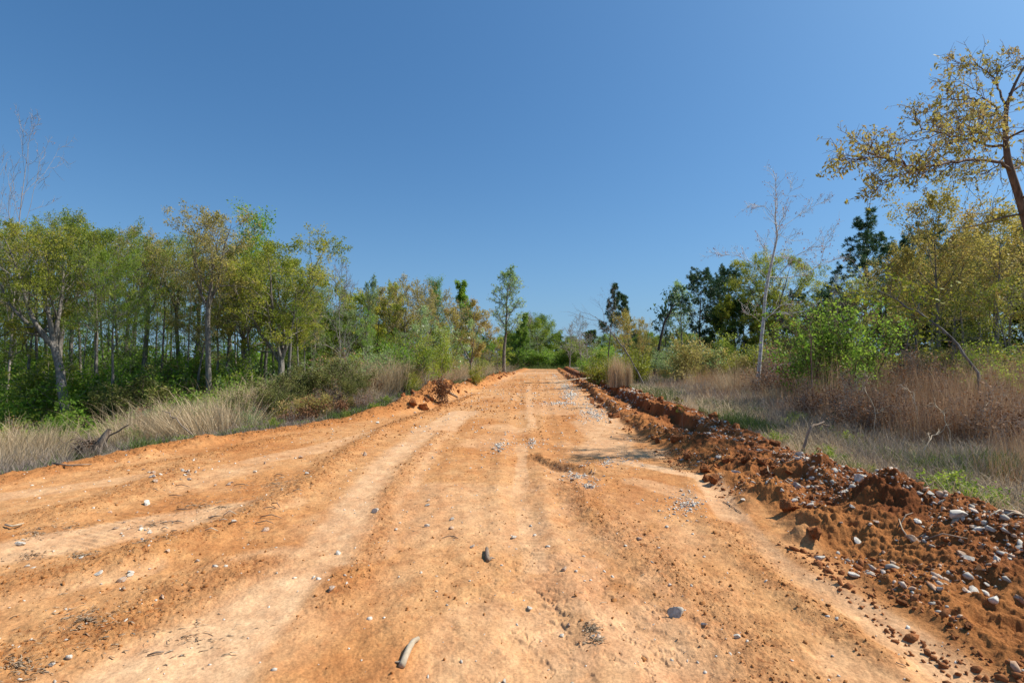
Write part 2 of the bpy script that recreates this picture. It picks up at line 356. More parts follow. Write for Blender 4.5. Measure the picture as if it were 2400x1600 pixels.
# ------------------------------------------------------------------ ground sheet
def build_ground():
    th = np.concatenate([np.radians(np.linspace(-180, -62, 40))[:-1], np.radians(np.linspace(-62, -50, 60))[:-1],
                         np.radians(np.linspace(-50, 50, 1350))[:-1], np.radians(np.linspace(50, 62, 60))[:-1], np.radians(np.linspace(62, 180, 40))])[:-1]
    r = np.concatenate([np.linspace(.2, 1.7, 10)[:-1], np.geomspace(1.7, 18, 830)[:-1], np.geomspace(18, 85, 300)[:-1], np.geomspace(85, 2500, 30)])
    T, R = np.meshgrid(th, r)
    X = R * np.sin(T); Y = R * np.cos(T)
    sh = X.shape
    z, sand, rough, berm, veg, lb, n2, wob, ridge = terrain(X.ravel(), Y.ravel(), True)
    x, y = X.ravel(), Y.ravel()
    z = np.where(R.ravel() > 200, z * .0 - .5, z)
    GRID['th'] = th; GRID['r'] = r; GRID['Z'] = z.reshape(sh)
    # albedo
    def C(*c): return np.array(c)[None, :]
    k = lambda a: a[:, None]
    orange = C(.485, .218, .076); deep = C(.41, .165, .053); yellow = C(.535, .276, .114); pale = C(.625, .378, .202); pink = C(.55, .292, .146)
    nA = fbm(x * .9, y * .6, 91, 4); nB = fbm(x * 3.5, y * 2.5, 93, 4, .6)
    col = orange + (yellow - orange) * k(sst(-.35, .5, nA + .35 * nB))
    col = col + (deep - col) * k(.55 * sst(.1, .6, -nA + .5 * nB))
    col = col + (pink - col) * k(.75 * np.exp(-((x - .6) / .8) ** 2) * (1 - sst(4, 10, y)) * sst(-.5, .3, nB))
    col = col + (pale - col) * k(np.clip(sand * (.92 + .25 * nB), 0, 1))
    col = col + (C(.46, .195, .060) - col) * k(np.clip(ridge, 0, 1) * .45)
    red = C(.19, .062, .019); red2 = C(.33, .122, .038)
    rc = red + (red2 - red) * k(sst(-.4, .5, fbm(x * 2, y * 2, 95, 4, .6)))
    sb = np.clip((x - Rb(y)) / (Rt(y) - Rb(y)), 0, 1)
    rc = rc + (C(.43, .175, .052) - rc) * k((1 - sst(.15, .6, sb + .35 * nB)) * .8)
    col = col + (rc - col) * k(np.clip(berm, 0, 1))
    col = col + (C(.42, .17, .052) - col) * k(np.clip(lb, 0, 1) * .85)
    lit = C(.17, .125, .08); grn = C(.10, .125, .04); gry = C(.23, .18, .135)
    vc = lit + (gry - lit) * k(sst(-.4, .3, nA)) ; vc = vc + (grn - vc) * k(.75 * sst(0, .4, fbm(x * .8, y * .8, 97, 4)))
    vc = vc + (C(.40, .17, .07) - vc) * k(.6 * sst(.25, .5, fbm(x * .6 + 9, y * .6, 99, 4)) * (np.hypot(x, y) < 12))
    col = col + (vc - col) * k(sst(.25, .8, veg + .3 * nB))
    cr = sst(.15, .6, fbm(x * 26, y * 26, 131, 3, .7)) * (1 - sst(14, 26, y)); cr2 = sst(.1, .5, fbm(x * 9, y * 7, 133, 4, .7))
    rg_ = np.clip(rough * (1 - .8 * sand), 0, 1) * (1 - veg)
    col = col * (1 - k(.30 * cr * (.25 + rg_)) * C(.75, 1.1, 1.25)) * (1 + k(.10 * cr2 * (1 - veg)) * C(1, 1.1, 1.25))
    mot = fbm(x * 7.5, y * 7.5, 137, 3, .6) * (1 - sst(10, 20, y)) * (1 - veg) * (1 - berm)
    col = col * (1 + k(.22 * mot) * C(.7, 1.1, 1.3))
    V = np.stack([x, y, z], 1)
    nr, nc = sh
    V = np.vstack([V, [[0, 0, 0]]]); col = np.vstack([col, col[:1]])
    i = np.arange(nr - 1)[:, None]; j = np.arange(nc)[None, :]; j2 = (j + 1) % nc
    Q = np.stack([i * nc + j, i * nc + j2 + 0 * i, (i + 1) * nc + j2, (i + 1) * nc + j], -1).reshape(-1, 4)[:, ::-1]
    ci = len(V) - 1
    fan = np.stack([np.full(nc, ci), (np.arange(nc) + 1) % nc, np.arange(nc)], 1)
    m, t, b = mk('clay_and_sand_ground')
    a = node(t, "ShaderNodeAttribute", attribute_name="albedo")
    a2 = node(t, "ShaderNodeAttribute", attribute_name="rough")
    tc = node(t, "ShaderNodeTexCoord")
    n = node(t, "ShaderNodeTexNoise"); n.inputs["Scale"].default_value = 55; n.inputs["Detail"].default_value = 5; n.inputs["Roughness"].default_value = .7
    n4 = node(t, "ShaderNodeTexNoise"); n4.inputs["Scale"].default_value = 7; n4.inputs["Detail"].default_value = 6; n4.inputs["Roughness"].default_value = .65
    for q in (n, n4): t.links.new(tc.outputs["Object"], q.inputs[0])
    mr = node(t, "ShaderNodeMapRange"); mr.inputs[1].default_value = .3; mr.inputs[2].default_value = .7; mr.inputs[3].default_value = .70; mr.inputs[4].default_value = 1.22
    t.links.new(n.outputs[0], mr.inputs[0])
    mr2 = node(t, "ShaderNodeMapRange"); mr2.inputs[1].default_value = .3; mr2.inputs[2].default_value = .7; mr2.inputs[3].default_value = .84; mr2.inputs[4].default_value = 1.14
    t.links.new(n4.outputs[0], mr2.inputs[0])
    mu = node(t, "ShaderNodeMath", operation='MULTIPLY'); t.links.new(mr.outputs[0], mu.inputs[0]); t.links.new(mr2.outputs[0], mu.inputs[1])
    vm = node(t, "ShaderNodeVectorMath", operation='SCALE'); t.links.new(a.outputs["Vector"], vm.inputs[0]); t.links.new(mu.outputs[0], vm.inputs["Scale"])
    t.links.new(vm.outputs[0], b.inputs["Base Color"]); b.inputs["Roughness"].default_value = .95; b.inputs["Specular IOR Level"].default_value = .12
    bp = node(t, "ShaderNodeBump"); bp.inputs["Distance"].default_value = .016
    ms = node(t, "ShaderNodeMapRange"); ms.inputs[3].default_value = .3; ms.inputs[4].default_value = 1.0
    t.links.new(a2.outputs["Fac"], ms.inputs[0]); t.links.new(ms.outputs[0], bp.inputs["Strength"])
    t.links.new(n.outputs[0], bp.inputs["Height"]); t.links.new(bp.outputs[0], b.inputs["Normal"])
    rr = np.append(np.clip(rough + berm + veg * .5 + lb * .6, 0, 1), 0)
    me = mesh("ground", V, [Q, fan], m, True, {"albedo": col, "rough": rr})
    o = obj("dirt_road", me); o["kind"] = "structure"; o.name = "ground"
    tag(o, "orange clay and pale sand dirt road with its verges", None)
build_ground()

# ------------------------------------------------------------------ plant building
def norm(v): return v / (np.linalg.norm(v) + 1e-9)
class Tubes:
    def __init__(s): s.V = []; s.F = []; s.n = 0
    def add(s, P, R, k=5):
        P = np.asarray(P, float); n = len(P); R = np.asarray(R, float)
        T = np.gradient(P, axis=0); T /= (np.linalg.norm(T, axis=1, keepdims=True) + 1e-9)
        ref = np.array([0, 0, 1.]) if abs(T[0, 2]) < .8 else np.array([1., 0, 0])
        A = np.cross(T, ref); A /= (np.linalg.norm(A, axis=1, keepdims=True) + 1e-9); B = np.cross(T, A)
        a = np.arange(k) * 2 * math.pi / k
        ring = P[:, None, :] + R[:, None, None] * (np.cos(a)[None, :, None] * A[:, None, :] + np.sin(a)[None, :, None] * B[:, None, :])
        s.V.append(ring.reshape(-1, 3))
        i = np.arange(n - 1)[:, None] * k; j = np.arange(k)[None, :]; j2 = (j + 1) % k
        F = np.stack([i + j, i + j2, i + k + j2, i + k + j], -1).reshape(-1, 4) + s.n
        s.F.append(F); s.n += n * k
    def mesh(s, name, mat):
        return mesh(name, np.vstack(s.V), [np.vstack(s.F)], mat, True)
def walk(rng, p, d, L, n, up=0.0, wob=.12, gx=None):
    P = [np.array(p, float)]; d = norm(np.array(d, float)); D = [d]
    for i in range(n):
        d = d + np.array([0, 0, up]) + rng.normal(0, wob, 3)
        if gx is not None: d = d + gx
        d = norm(d); P.append(P[-1] + d * (L / n)); D.append(d)
    return np.array(P), np.array(D)
def interp(P, t):
    n = len(P) - 1; f = min(max(t, 0), .9999) * n; i = int(f); return P[i] + (P[i + 1] - P[i]) * (f - i)
def side(rng, d, ang, phi=None):
    d = norm(d); ref = np.array([0, 0, 1.]) if abs(d[2]) < .9 else np.array([1., 0, 0])
    a = norm(np.cross(d, ref)); b = np.cross(d, a)
    if phi is None: phi = rng.uniform(0, 2 * math.pi)
    return norm(d * math.cos(ang) + (a * math.cos(phi) + b * math.sin(phi)) * math.sin(ang))
def leaf_quads(rng, C, size, asp=.55, droop=0.0, axis=None, szv=.35):
    N = len(C)
    a = rng.normal(0, 1, (N, 3)) if axis is None else axis + rng.normal(0, .35, (N, 3))
    a[:, 2] -= droop
    a /= np.linalg.norm(a, axis=1, keepdims=True) + 1e-9
    b = np.cross(a, rng.normal(0, 1, (N, 3))); b /= np.linalg.norm(b, axis=1, keepdims=True) + 1e-9
    s = size * np.clip(rng.normal(1, szv, N), .4, 2)[:, None]
    V = np.stack([C - a * s * .5, C + b * s * asp * .5, C + a * s * .5, C - b * s * asp * .5], 1).reshape(-1, 3)
    F = np.arange(4 * N).reshape(N, 4)
    return V, F
def tint_for(rng, C, sc=.9, amp=.35, s=3):
    t = .5 + amp * fbm(C[:, 0] * sc + C[:, 2] * .7, C[:, 1] * sc + C[:, 2] * sc, s, 3) * 1.6 + rng.normal(0, .16, len(C))
    return np.repeat(np.clip(t, 0, 1), 4)

def gen_tree(name, seed, H, r0, base=.35, fork=0, leaders=3, n1=18, L1=.32, ang1=55, up1=.05, shape='round', n2=7, f2=.45, n3=5, f3=.42,
             leafn=16, leafs=.078, spread=.085, bark='bark', leaf='l_olive', lean=(0, 0), wob=.04, droop=.5, twig_r=.005, tuft=False,
             petals=0, lfork=28, asp=.55, dens=1.0, cat='tree', lowdead=0, part='crown'):
    rng = np.random.default_rng(seed)
    tb = Tubes(); LC = []; TU = []
    gl = np.array([lean[0], lean[1], 0]) * .12
    def twigs(P, D, r, L, lev):
        pass
    def limb(p, d, L, r, lev):
        n = 6 if lev == 1 else (4 if lev == 2 else 3)
        P, D = walk(rng, p, d, L, n, up1 if lev < 3 else up1 * .5, .15 if lev == 1 else .2)
        R = np.linspace(r, max(r * .28, twig_r * .6), n + 1)
        tb.add(P, R, 5 if lev == 1 else 3)
        if lev == 3:
            if rng.random() > dens: return
            if tuft: TU.append((P[-1], norm(D[-1] + [0, 0, .5])));  TU.append((P[-2], norm(D[-1] + [0, 0, .7]))) if rng.random() < .5 else None; return
            k = rng.poisson(leafn)
            for _ in range(k):
                LC.append(interp(P, rng.uniform(.3, 1.1)) + rng.normal(0, spread, 3))
            return
        m, f, a = (n2, f2, 42) if lev == 1 else (n3, f3, 45)
        for i in range(m):
            t = (i + rng.uniform(.2, .9)) / m; t = (.22 if lev == 1 else .1) + (1.0 - (.22 if lev == 1 else .1)) * t
            limb(interp(P, t), side(rng, D[min(int(t * n), n)], math.radians(a + rng.normal(0, 10))), L * f * (1.15 - .5 * t) * rng.uniform(.7, 1.25), max(r * .42 * (1.1 - .5 * t), twig_r), lev + 1)
    stems = []
    if fork:
        P, D = walk(rng, (0, 0, -.25), (lean[0] * .5, lean[1] * .5, 1), H * fork + .25, 8, .03, wob, gl)
        R = np.linspace(r0 * 1.12, r0 * .82, 9); R[0] = r0 * 1.45; tb.add(P, R, 10)
        ph = rng.uniform(0, 6.28)
        for k in range(leaders):
            d = side(rng, D[-1], math.radians(lfork * rng.uniform(.6, 1.2)), ph + k * 6.283 / leaders)
            Q, E = walk(rng, P[-1] - D[-1] * .05 * k, d, H * (1 - fork) * rng.uniform(.85, 1.08) * .93, 9, .07, .10, gl * .5)
            rr = np.linspace(r0 * .62, r0 * .08, 10); tb.add(Q, rr, 7); stems.append((Q, E, rr, .12, n1 // leaders, 1 - fork))
        for i in range(lowdead):
            t = rng.uniform(.5, .95); limb(interp(P, t), side(rng, D[4], math.radians(75)), H * .12, r0 * .12, 2)
    else:
        P, D = walk(rng, (0, 0, -.25), (lean[0] * .5, lean[1] * .5, 1), H * .97 + .25, 14, .05, wob, gl)
        rr = r0 * (1 - np.linspace(0, 1, 15) ** 1.0 * .93); rr[0] *= 1.4; tb.add(P, rr, 10)
        stems.append((P, D, rr, base, n1, 1.0))
    for Q, E, rr, b0, nn, sc in stems:
        g = rng.uniform(0, 6.28); n = len(Q) - 1
        for i in range(nn):
            t = b0 + (1 - b0) * ((i + rng.uniform(0, .9)) / nn)
            v = (t - b0) / (1 - b0)
            pf = {'round': .35 + .75 * math.sin(math.pi * min(1, v * .85 + .12)), 'cone': max(.34, 1.12 - .95 * v), 'vase': .55 + .45 * v, 'column': .75 + .3 * math.sin(math.pi * v) - .35 * v, 'open': .6 + .5 * rng.random()}[shape]
            L = H * L1 * pf * rng.uniform(.75, 1.2) * (sc ** .3)
            a = math.radians(ang1 * (1.1 - .35 * v) + rng.normal(0, 6))
            g += 2.4 + rng.normal(0, .3)
            ri = float(np.interp(t * n, np.arange(n + 1), rr))
            limb(interp(Q, t), side(rng, E[min(int(t * n), n)], a, g), L, min(ri * .5, .035 * L + .006), 1)
    root = obj(name, None); root.empty_display_size = .3
    obj("trunk", tb.mesh(name + "_trunk", M[bark]), root)
    zmax = max(float(np.max(v[:, 2])) for v in tb.V)
    if tuft and TU:
        C = []; A = []
        for p, d in TU:
            k = leafn
            dd = rng.normal(0, 1, (k, 3)) * .8 + d * .9; dd /= np.linalg.norm(dd, axis=1, keepdims=True)
            C.append(p + dd * spread * .9 + rng.normal(0, .03, (k, 3))); A.append(dd)
        C = np.vstack(C); A = np.vstack(A)
        V, F = leaf_quads(rng, C, leafs, asp, 0, A)
        obj(part, mesh(name + "_leaves", V, [F], M[leaf], False, {"tint": tint_for(rng, C, 1.2, .3, seed)}), root)
    elif LC:
        C = np.array(LC); V, F = leaf_quads(rng, C, leafs, asp, droop)
        obj(part, mesh(name + "_leaves", V, [F], M[leaf], False, {"tint": tint_for(rng, C, .9, .38, seed)}), root)
    if petals:
        C = np.array(LC)[rng.choice(len(LC), petals, False)]; C = np.repeat(C, 7, 0) + rng.normal(0, .07, (petals * 7, 3)) * [1, 1, .4]
        V, F = leaf_quads(rng, C, .08, .8, 0)
        obj("blossom", mesh(name + "_petals", V, [F], M['l_white'], False, {"tint": np.full(len(V), .6)}), root)
    root["zmax"] = zmax
    return root

def gen_shrub(name, seed, H, stems=8, open_=35, n2=6, n3=4, leafn=10, leafs=.06, spread=.07, bark='twig', leaf='l_green', asp=.6, droop=.2, r=.014, lean=(0, 0), bare=0.0, f2=.4):
    rng = np.random.default_rng(seed); tb = Tubes(); LC = []
    for s in range(stems):
        d = side(rng, np.array([lean[0], lean[1], 1.]), math.radians(abs(rng.normal(0, open_ * .6)) + 3))
        h = H * rng.uniform(.65, 1.05)
        P, D = walk(rng, rng.normal(0, H * .05, 3) * [1, 1, 0] + [0, 0, -.08], d, h, 7, .02, .10)
        tb.add(P, np.linspace(r, r * .25, 8), 4)
        for i in range(n2):
            t = .18 + .82 * (i + rng.random()) / n2
            Q, E = walk(rng, interp(P, t), side(rng, D[int(t * 7)], math.radians(45 + rng.normal(0, 10))), h * f2 * (1.2 - .7 * t) * rng.uniform(.6, 1.2), 4, .06, .16)
            tb.add(Q, np.linspace(r * .45, r * .15, 5), 3)
            for j in range(n3):
                t2 = .15 + .85 * (j + rng.random()) / n3
                U, G = walk(rng, interp(Q, t2), side(rng, E[int(t2 * 4)], .8), h * .13 * rng.uniform(.5, 1.2), 2, .03, .2)
                tb.add(U, np.linspace(r * .25, r * .12, 3), 3)
                if rng.random() < bare: continue
                for _ in range(rng.poisson(leafn)): LC.append(interp(U, rng.random()) + rng.normal(0, spread, 3))
    root = obj(name, None); root.empty_display_size = .2
    obj("stem", tb.mesh(name + "_stems", M[bark]), root)
    if LC:
        C = np.array(LC); C[:, 2] = np.maximum(C[:, 2], .02); V, F = leaf_quads(rng, C, leafs, asp, droop)
        obj("foliage", mesh(name + "_foliage", V, [F], M[leaf], False, {"tint": tint_for(rng, C, 1.5, .35, seed)}), root)
    root["zmax"] = H
    return root

def blades(rng, P, h, w, lean=(0, 0), spl=.25, curl=.5, tint=None):
    N = len(P); az = rng.uniform(0, 2 * math.pi, N)
    wd = np.stack([np.cos(az), np.sin(az), 0 * az], 1)
    ld = np.stack([lean[0] + rng.normal(0, spl, N), lean[1] + rng.normal(0, spl, N), np.ones(N)], 1)
    ld /= np.linalg.norm(ld, axis=1, keepdims=True)
    hh = (h * np.clip(rng.normal(1, .3, N), .3, 1.9))[:, None] if np.ndim(h) == 0 else (h * np.clip(rng.normal(1, .25, N), .3, 1.8))[:, None]
    ww = (np.ones(N) * w)[:, None] * rng.uniform(.6, 1.4, (N, 1))
    cu = np.stack([ld[:, 0], ld[:, 1], 0 * az], 1) * curl + rng.normal(0, .12, (N, 3)) * [1, 1, 0]
    p0 = P; p1 = P + ld * hh * .5; p2 = P + ld * hh * .8 + cu * hh * .22; p3 = P + ld * hh + cu * hh * .55 - np.array([0, 0, 1]) * hh * .12 * abs(curl)
    V = np.stack([p0 - wd * ww * .5, p0 + wd * ww * .5, p1 - wd * ww * .42, p1 + wd * ww * .42, p2 - wd * ww * .3, p2 + wd * ww * .3, p3], 1).reshape(-1, 3)
    i = np.arange(N)[:, None] * 7
    Q = np.concatenate([i + [0, 1, 3, 2], i + [2, 3, 5, 4]]); T = i + [4, 5, 6]
    if tint is None: tint = np.clip(rng.normal(.5, .24, N), 0, 1)
    return V, [Q, T], {"tint": np.repeat(tint, 7)}
def grass_clump(name, seed, h, rad, n, mat, w=.006, spl=.16, curl=.5, lean=(0, 0), og=1.1):
    rng = np.random.default_rng(seed)
    P = np.stack([rng.normal(0, rad, n), rng.normal(0, rad, n), np.full(n, -.03)], 1)
    out = P[:, :2] * og
    V, F, A = blades(rng, P, h, w, lean, spl, curl)
    V = V.reshape(n, 7, 3); k = np.array([0, 0, .5, .5, .8, .8, 1.0])[None, :, None]
    V[:, :, :2] += (out[:, None, :] * k) * h * .9
    o = obj(name, mesh(name, V.reshape(-1, 3), F, M[mat], False, A)); o["zmax"] = h
    return o

RG = np.random.default_rng(77)
PROTOS = {}
def proto(key, fn, *a, **k):
    if key not in PROTOS: PROTOS[key] = fn(*a, **k)
    return PROTOS[key]
def place(key, px, depth, py_top, label, cat, group=None, rot=None, wide=1.0, tilt=(0, 0), dz=0.0, height=None):
    """px: picture column of the foot, depth: metres ahead; height set from the row its top reaches"""
    p = PROTOS[key]; x = (px - 1200) / FPX * depth / math.cos(PITCH); x = at(px, HORIZON, depth)[0]
    zb = Hz(x, depth) + dz
    h = height if height else top_z(py_top, depth) - zb
    o = use(p); s = h / p["zmax"]
    o.location = (x, depth, zb); o.scale = (s * wide, s * wide, s)
    o.rotation_euler = (math.radians(tilt[1]), math.radians(tilt[0]), rot if rot is not None else RG.uniform(0, 6.28))
    return tag(o, label, cat, group)

# ------------------------------------------------------------------ tree kinds
T = gen_tree
# oaks of the left wood edge
PROTOS['oak_a'] = T("oak_tree", 11, 10.5, .17, fork=.50, leaders=4, n1=30, L1=.28, up1=.05, leafn=18, leaf='l_olive', lowdead=2, lean=(.02, 0))
PROTOS['oak_b'] = T("oak_tree", 12, 10.5, .15, base=.50, n1=24, L1=.36, up1=.06, leafn=22, leaf='l_green', lean=(.0, 0), wob=.05)
PROTOS['oak_c'] = T("oak_tree", 13, 10.5, .14, fork=.58, leaders=4, n1=28, L1=.28, leafn=13, leaf='l_brown', dens=.85, lfork=28)
PROTOS['oak_lean'] = T("leaning_oak_tree", 14, 10.5, .22, fork=.42, leaders=4, n1=36, L1=.32, leafn=26, leaf='l_olive', lean=(-.22, 0), lfork=36, wob=.05, lowdead=3)
PROTOS['oak_fork'] = T("oak_tree", 15, 9.5, .17, fork=.30, leaders=5, n1=50, L1=.28, leafn=22, leaf='l_olive', lfork=20, wob=.03)
PROTOS['oak_d'] = T("oak_tree", 16, 10.5, .15, base=.52, n1=22, L1=.40, shape='vase', leafn=15, leaf='l_brown', dens=.85, wob=.045)
PROTOS['tulip'] = T("tulip_tree", 17, 11, .15, base=.3, n1=34, L1=.27, ang1=50, up1=.06, shape='cone', leafn=7, leafs=.105, spread=.2, leaf='l_bright')
PROTOS['thin_a'] = T("young_tree", 18, 9, .09, base=.4, n1=16, L1=.22, leafn=12, leaf='l_green', dens=.8)
PROTOS['thin_b'] = T("young_tree", 19, 9, .08, base=.35, n1=15, L1=.26, up1=.08, leafn=9, leaf='l_pale', dens=.75, wob=.05)
PROTOS['thin_c'] = T("young_tree", 20, 9, .085, base=.25, n1=18, L1=.25, leafn=14, leaf='l_bright', dens=.9, up1=.02)
PROTOS['tall_a'] = T("slim_oak_tree", 51, 10, .13, base=.55, n1=15, L1=.30, leafn=13, leaf='l_olive', wob=.035, up1=.05, lowdead=0)
PROTOS['tall_b'] = T("slim_oak_tree", 52, 10, .12, fork=.6, leaders=3, n1=16, L1=.26, leafn=12, leaf='l_green', wob=.04)
PROTOS['tall_c'] = T("slim_oak_tree", 53, 10, .105, base=.5, n1=14, L1=.26, leafn=9, leaf='l_brown', wob=.05, dens=.8)
PROTOS['bare_a'] = T("bare_tree", 21, 9, .06, base=.3, n1=13, L1=.27, ang1=38, up1=.08, leafn=1, leafs=.05, leaf='l_pink', bark='twig', dens=.4, n2=5, n3=4, twig_r=.006)
PROTOS['bare_b'] = T("bare_tree", 22, 8, .10, base=.2, n1=18, L1=.33, ang1=45, up1=.06, leafn=1.5, leafs=.06, leaf='l_olive', bark='twig', dens=.5, n2=7, n3=6, twig_r=.012)
PROTOS['round_oak'] = T("oak_tree", 23, 7.5, .16, fork=.18, leaders=5, n1=45, L1=.34, leafn=22, leafs=.1, leaf='l_olive', lfork=30)
PROTOS['round_green'] = T("broadleaf_tree", 24, 8, .17, fork=.2, leaders=5, n1=45, L1=.36, leafn=20, leafs=.12, spread=.16, leaf='l_green', lfork=30)
PROTOS['round_brown'] = T("oak_tree", 25, 8, .15, fork=.2, leaders=5, n1=45, L1=.34, leafn=10, leafs=.09, leaf='l_brown', lfork=32, twig_r=.009)
PROTOS['poplar'] = T("slender_poplar_tree", 26, 10, .13, base=.38, n1=26, L1=.20, ang1=40, up1=.09, shape='column', leafn=5, leafs=.11, leaf='l_pale', twig_r=.01)
PROTOS['pale_round'] = T("broadleaf_tree", 27, 8, .13, base=.22, n1=26, L1=.26, ang1=48, up1=.1, shape='cone', leafn=18, leafs=.11, leaf='l_bright', twig_r=.009)
PROTOS['orange'] = T("maple_tree", 28, 6, .09, fork=.25, leaders=3, n1=24, L1=.27, leafn=12, leafs=.09, leaf='l_orange', twig_r=.008)
PROTOS['dogwood'] = T("dogwood_tree", 29, 4.5, .05, fork=.2, leaders=3, n1=18, L1=.3, ang1=60, up1=-.01, leafn=11, leafs=.075, leaf='l_pale', petals=42)
PROTOS['pine_a'] = T("pine_tree", 30, 9, .13, base=.38, n1=27, L1=.27, ang1=62, up1=.09, shape='cone', n2=5, n3=3, f2=.45, leafn=24, leafs=.18, asp=.15, spread=.10, bark='bark_dark', leaf='l_pine', tuft=True)
PROTOS['pine_b'] = T("pine_tree", 31, 10, .16, base=.45, n1=26, L1=.26, ang1=66, up1=.1, shape='round', n2=6, n3=3, f2=.45, leafn=26, leafs=.21, asp=.17, spread=.13, bark='bark_dark', leaf='l_pine', tuft=True)
PROTOS['pine_thin'] = T("pine_tree", 32, 6, .07, base=.45, n1=18, L1=.16, ang1=55, up1=.12, shape='cone', n2=4, n3=2, f2=.5, leafn=26, leafs=.19, asp=.17, spread=.12, bark='bark_dark', leaf='l_pine', tuft=True)
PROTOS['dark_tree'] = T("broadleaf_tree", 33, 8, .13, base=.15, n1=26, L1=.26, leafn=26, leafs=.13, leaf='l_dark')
PROTOS['dark_olive'] = T("broadleaf_tree", 34, 8, .12, base=.12, n1=26, L1=.27, leafn=22, leafs=.11, leaf='l_olive')
PROTOS['sparse_oak'] = T("oak_tree", 36, 8.5, .10, base=.38, n1=20, L1=.30, ang1=42, up1=.06, shape='round', leafn=13, leafs=.10, spread=.10, leaf='l_orange', n2=7, n3=5, wob=.03)
PROTOS['near_fill'] = T("oak_tree", 37, 6.5, .07, base=.3, n1=16, L1=.36, ang1=62, up1=.01, leafn=9, dens=.75, leafs=.085, leaf='l_yellow', spread=.13, n2=7)
PROTOS['green_sap'] = gen_shrub("leafy_sapling", 38, 3.4, 9, 17, n2=11, n3=5, leafn=6, leafs=.075, spread=.07, leaf='l_bright', bark='bark_brown', f2=.26, asp=.65, r=.018)

L = "oak tree"
# --- left edge row, front
place('bare_a', 15, 23.0, 235, "bare grey tree with many fine twigs at the left edge, rising above the green crowns", "tree", rot=.4, wide=.6)
place('bare_a', -10, 24, 330, "thin bare leaning tree at the left edge, in front of the yellow-green crown", "tree", rot=2.4, wide=.5, tilt=(-3, 0))
place('oak_lean', 172, 20.5, 478, "big pale-trunked oak leaning left over the wood edge, with spreading yellow-green crown", "tree", rot=0.0, wide=.95)
place('oak_b', 228, 22, 492, "tall oak with rounded deep green crown, right of the leaning oak", "tree", rot=1.0, wide=.95)
place('oak_b', 268, 21.0, 560, "oak with slim straight trunk and lower green crown, behind the root ball", "tree", rot=3.7, wide=.8)
place('oak_c', 325, 25, 525, "bronze tinged oak with thin see-through crown, between the green oak and the tallest sparse oak", "tree", rot=2.0, wide=1.0)
place('oak_d', 458, 22.5, 560, "oak with dark curved trunk whose limbs reach left over the tan grass", "tree", rot=4.0, wide=.95, tilt=(-3, 0))
place('oak_c', 500, 22.0, 493, "tall sparse bronze-crowned oak with straight pale trunk rising from the tan grass", "tree", rot=5.2, wide=.98)
place('tulip', 562, 27, 488, "bright green pointed crown rising above the oaks at left", "tree", rot=1.5, wide=1.05)
place('oak_a', 525, 26, 585, "oak with trunk bending right, just below the bright green pointed crown", "tree", rot=.5, wide=.75, tilt=(4, 0))
place('oak_a', 582, 25, 610, "dark-trunked oak between the bent oak and the large forked oak", "tree", rot=2.6, wide=.7)
place('oak_fork', 665, 24, 535, "large forked oak with full olive crown, last tall oak of the left row", "tree", rot=.9, wide=1.15)
place('thin_b', 730, 30, 600, "slim tree with light green leaves just right of the large forked oak", "tree", rot=3.3, wide=.8)
place('bare_b', 800, 29, 598, "tall thin tree with see-through blue-green top standing above the middle of the left wood", "tree", rot=1.9, wide=.62)
place('poplar', 845, 30, 640, "small tree with a tuft of green leaves leaning right, beside the see-through tall tree", "tree", rot=0, wide=.7, tilt=(5, 0))
place('round_green', 765, 33, 680, "broad green tree right behind the forked oak", "tree", rot=4.4, wide=.9)
place('round_oak', 890, 36, 660, "rounded olive-green oak in the middle of the left treeline", "tree", rot=2.2, wide=.85)
place('round_brown', 940, 35, 648, "bronze brown oak with dark curved limbs in the middle of the left treeline", "tree", rot=.3, wide=.95, tilt=(3, 0))
place('round_brown', 965, 42, 650, "brown-topped oak behind the one with dark curved limbs", "tree", rot=3.3, wide=.8)
place('tulip', 1008, 44, 652, "narrow green spire behind the bronze oaks, left of its slightly taller twin", "tree", rot=1.1, wide=.75)
place('tulip', 1030, 43, 648, "narrow blue-green spire directly above the white-flowered dogwood", "tree", rot=4.1, wide=.75)
place('pale_round', 1106, 46, 662, "rounded fresh green tree behind the orange-leaved maple", "tree", rot=.8, wide=1.0)
place('bare_b', 1062, 42, 700, "bare grey-twigged tree between the green spire and the rounded fresh green tree", "tree", rot=2.8, wide=.8)
place('orange', 1105, 31, 708, "small maple with orange and yellow spring leaves left of the road", "tree", rot=.8, wide=1.1)
place('dogwood', 1040, 25, 722, "dogwood with white blossom near the left bank", "tree", rot=2.1, wide=.9)
place('poplar', 1182, 46, 622, "tall slender poplar with pale thin crown standing clear, left of the road end", "tree", rot=.2, wide=1.5)
place('bare_b', 1150, 50, 745, "bare grey tree left of the slender poplar", "tree", rot=.2, wide=.9)
place('pale_round', 1215, 78, 735, "green tree at the road end, left of the fullest one", "tree", rot=3.2, wide=1.0)
place('bare_b', 1247, 80, 727, "grey bare-topped tree at the road end between two green ones", "tree", rot=.6, wide=.9)
place('round_green', 1275, 84, 734, "full green tree centred at the end of the road", "tree", rot=4.9, wide=1.25)
place('thin_b', 1262, 76, 765, "pale thin blossoming tree at the road end, before the full green tree", "tree", rot=2.9, wide=1.3)
place('round_green', 1190, 88, 770, "low green tree at the far left corner of the road end", "tree", rot=1.9, wide=1.5)
place('dark_olive', 1165, 70, 790, "low green tree under the slender poplar", "tree", rot=1.2, wide=1.5)
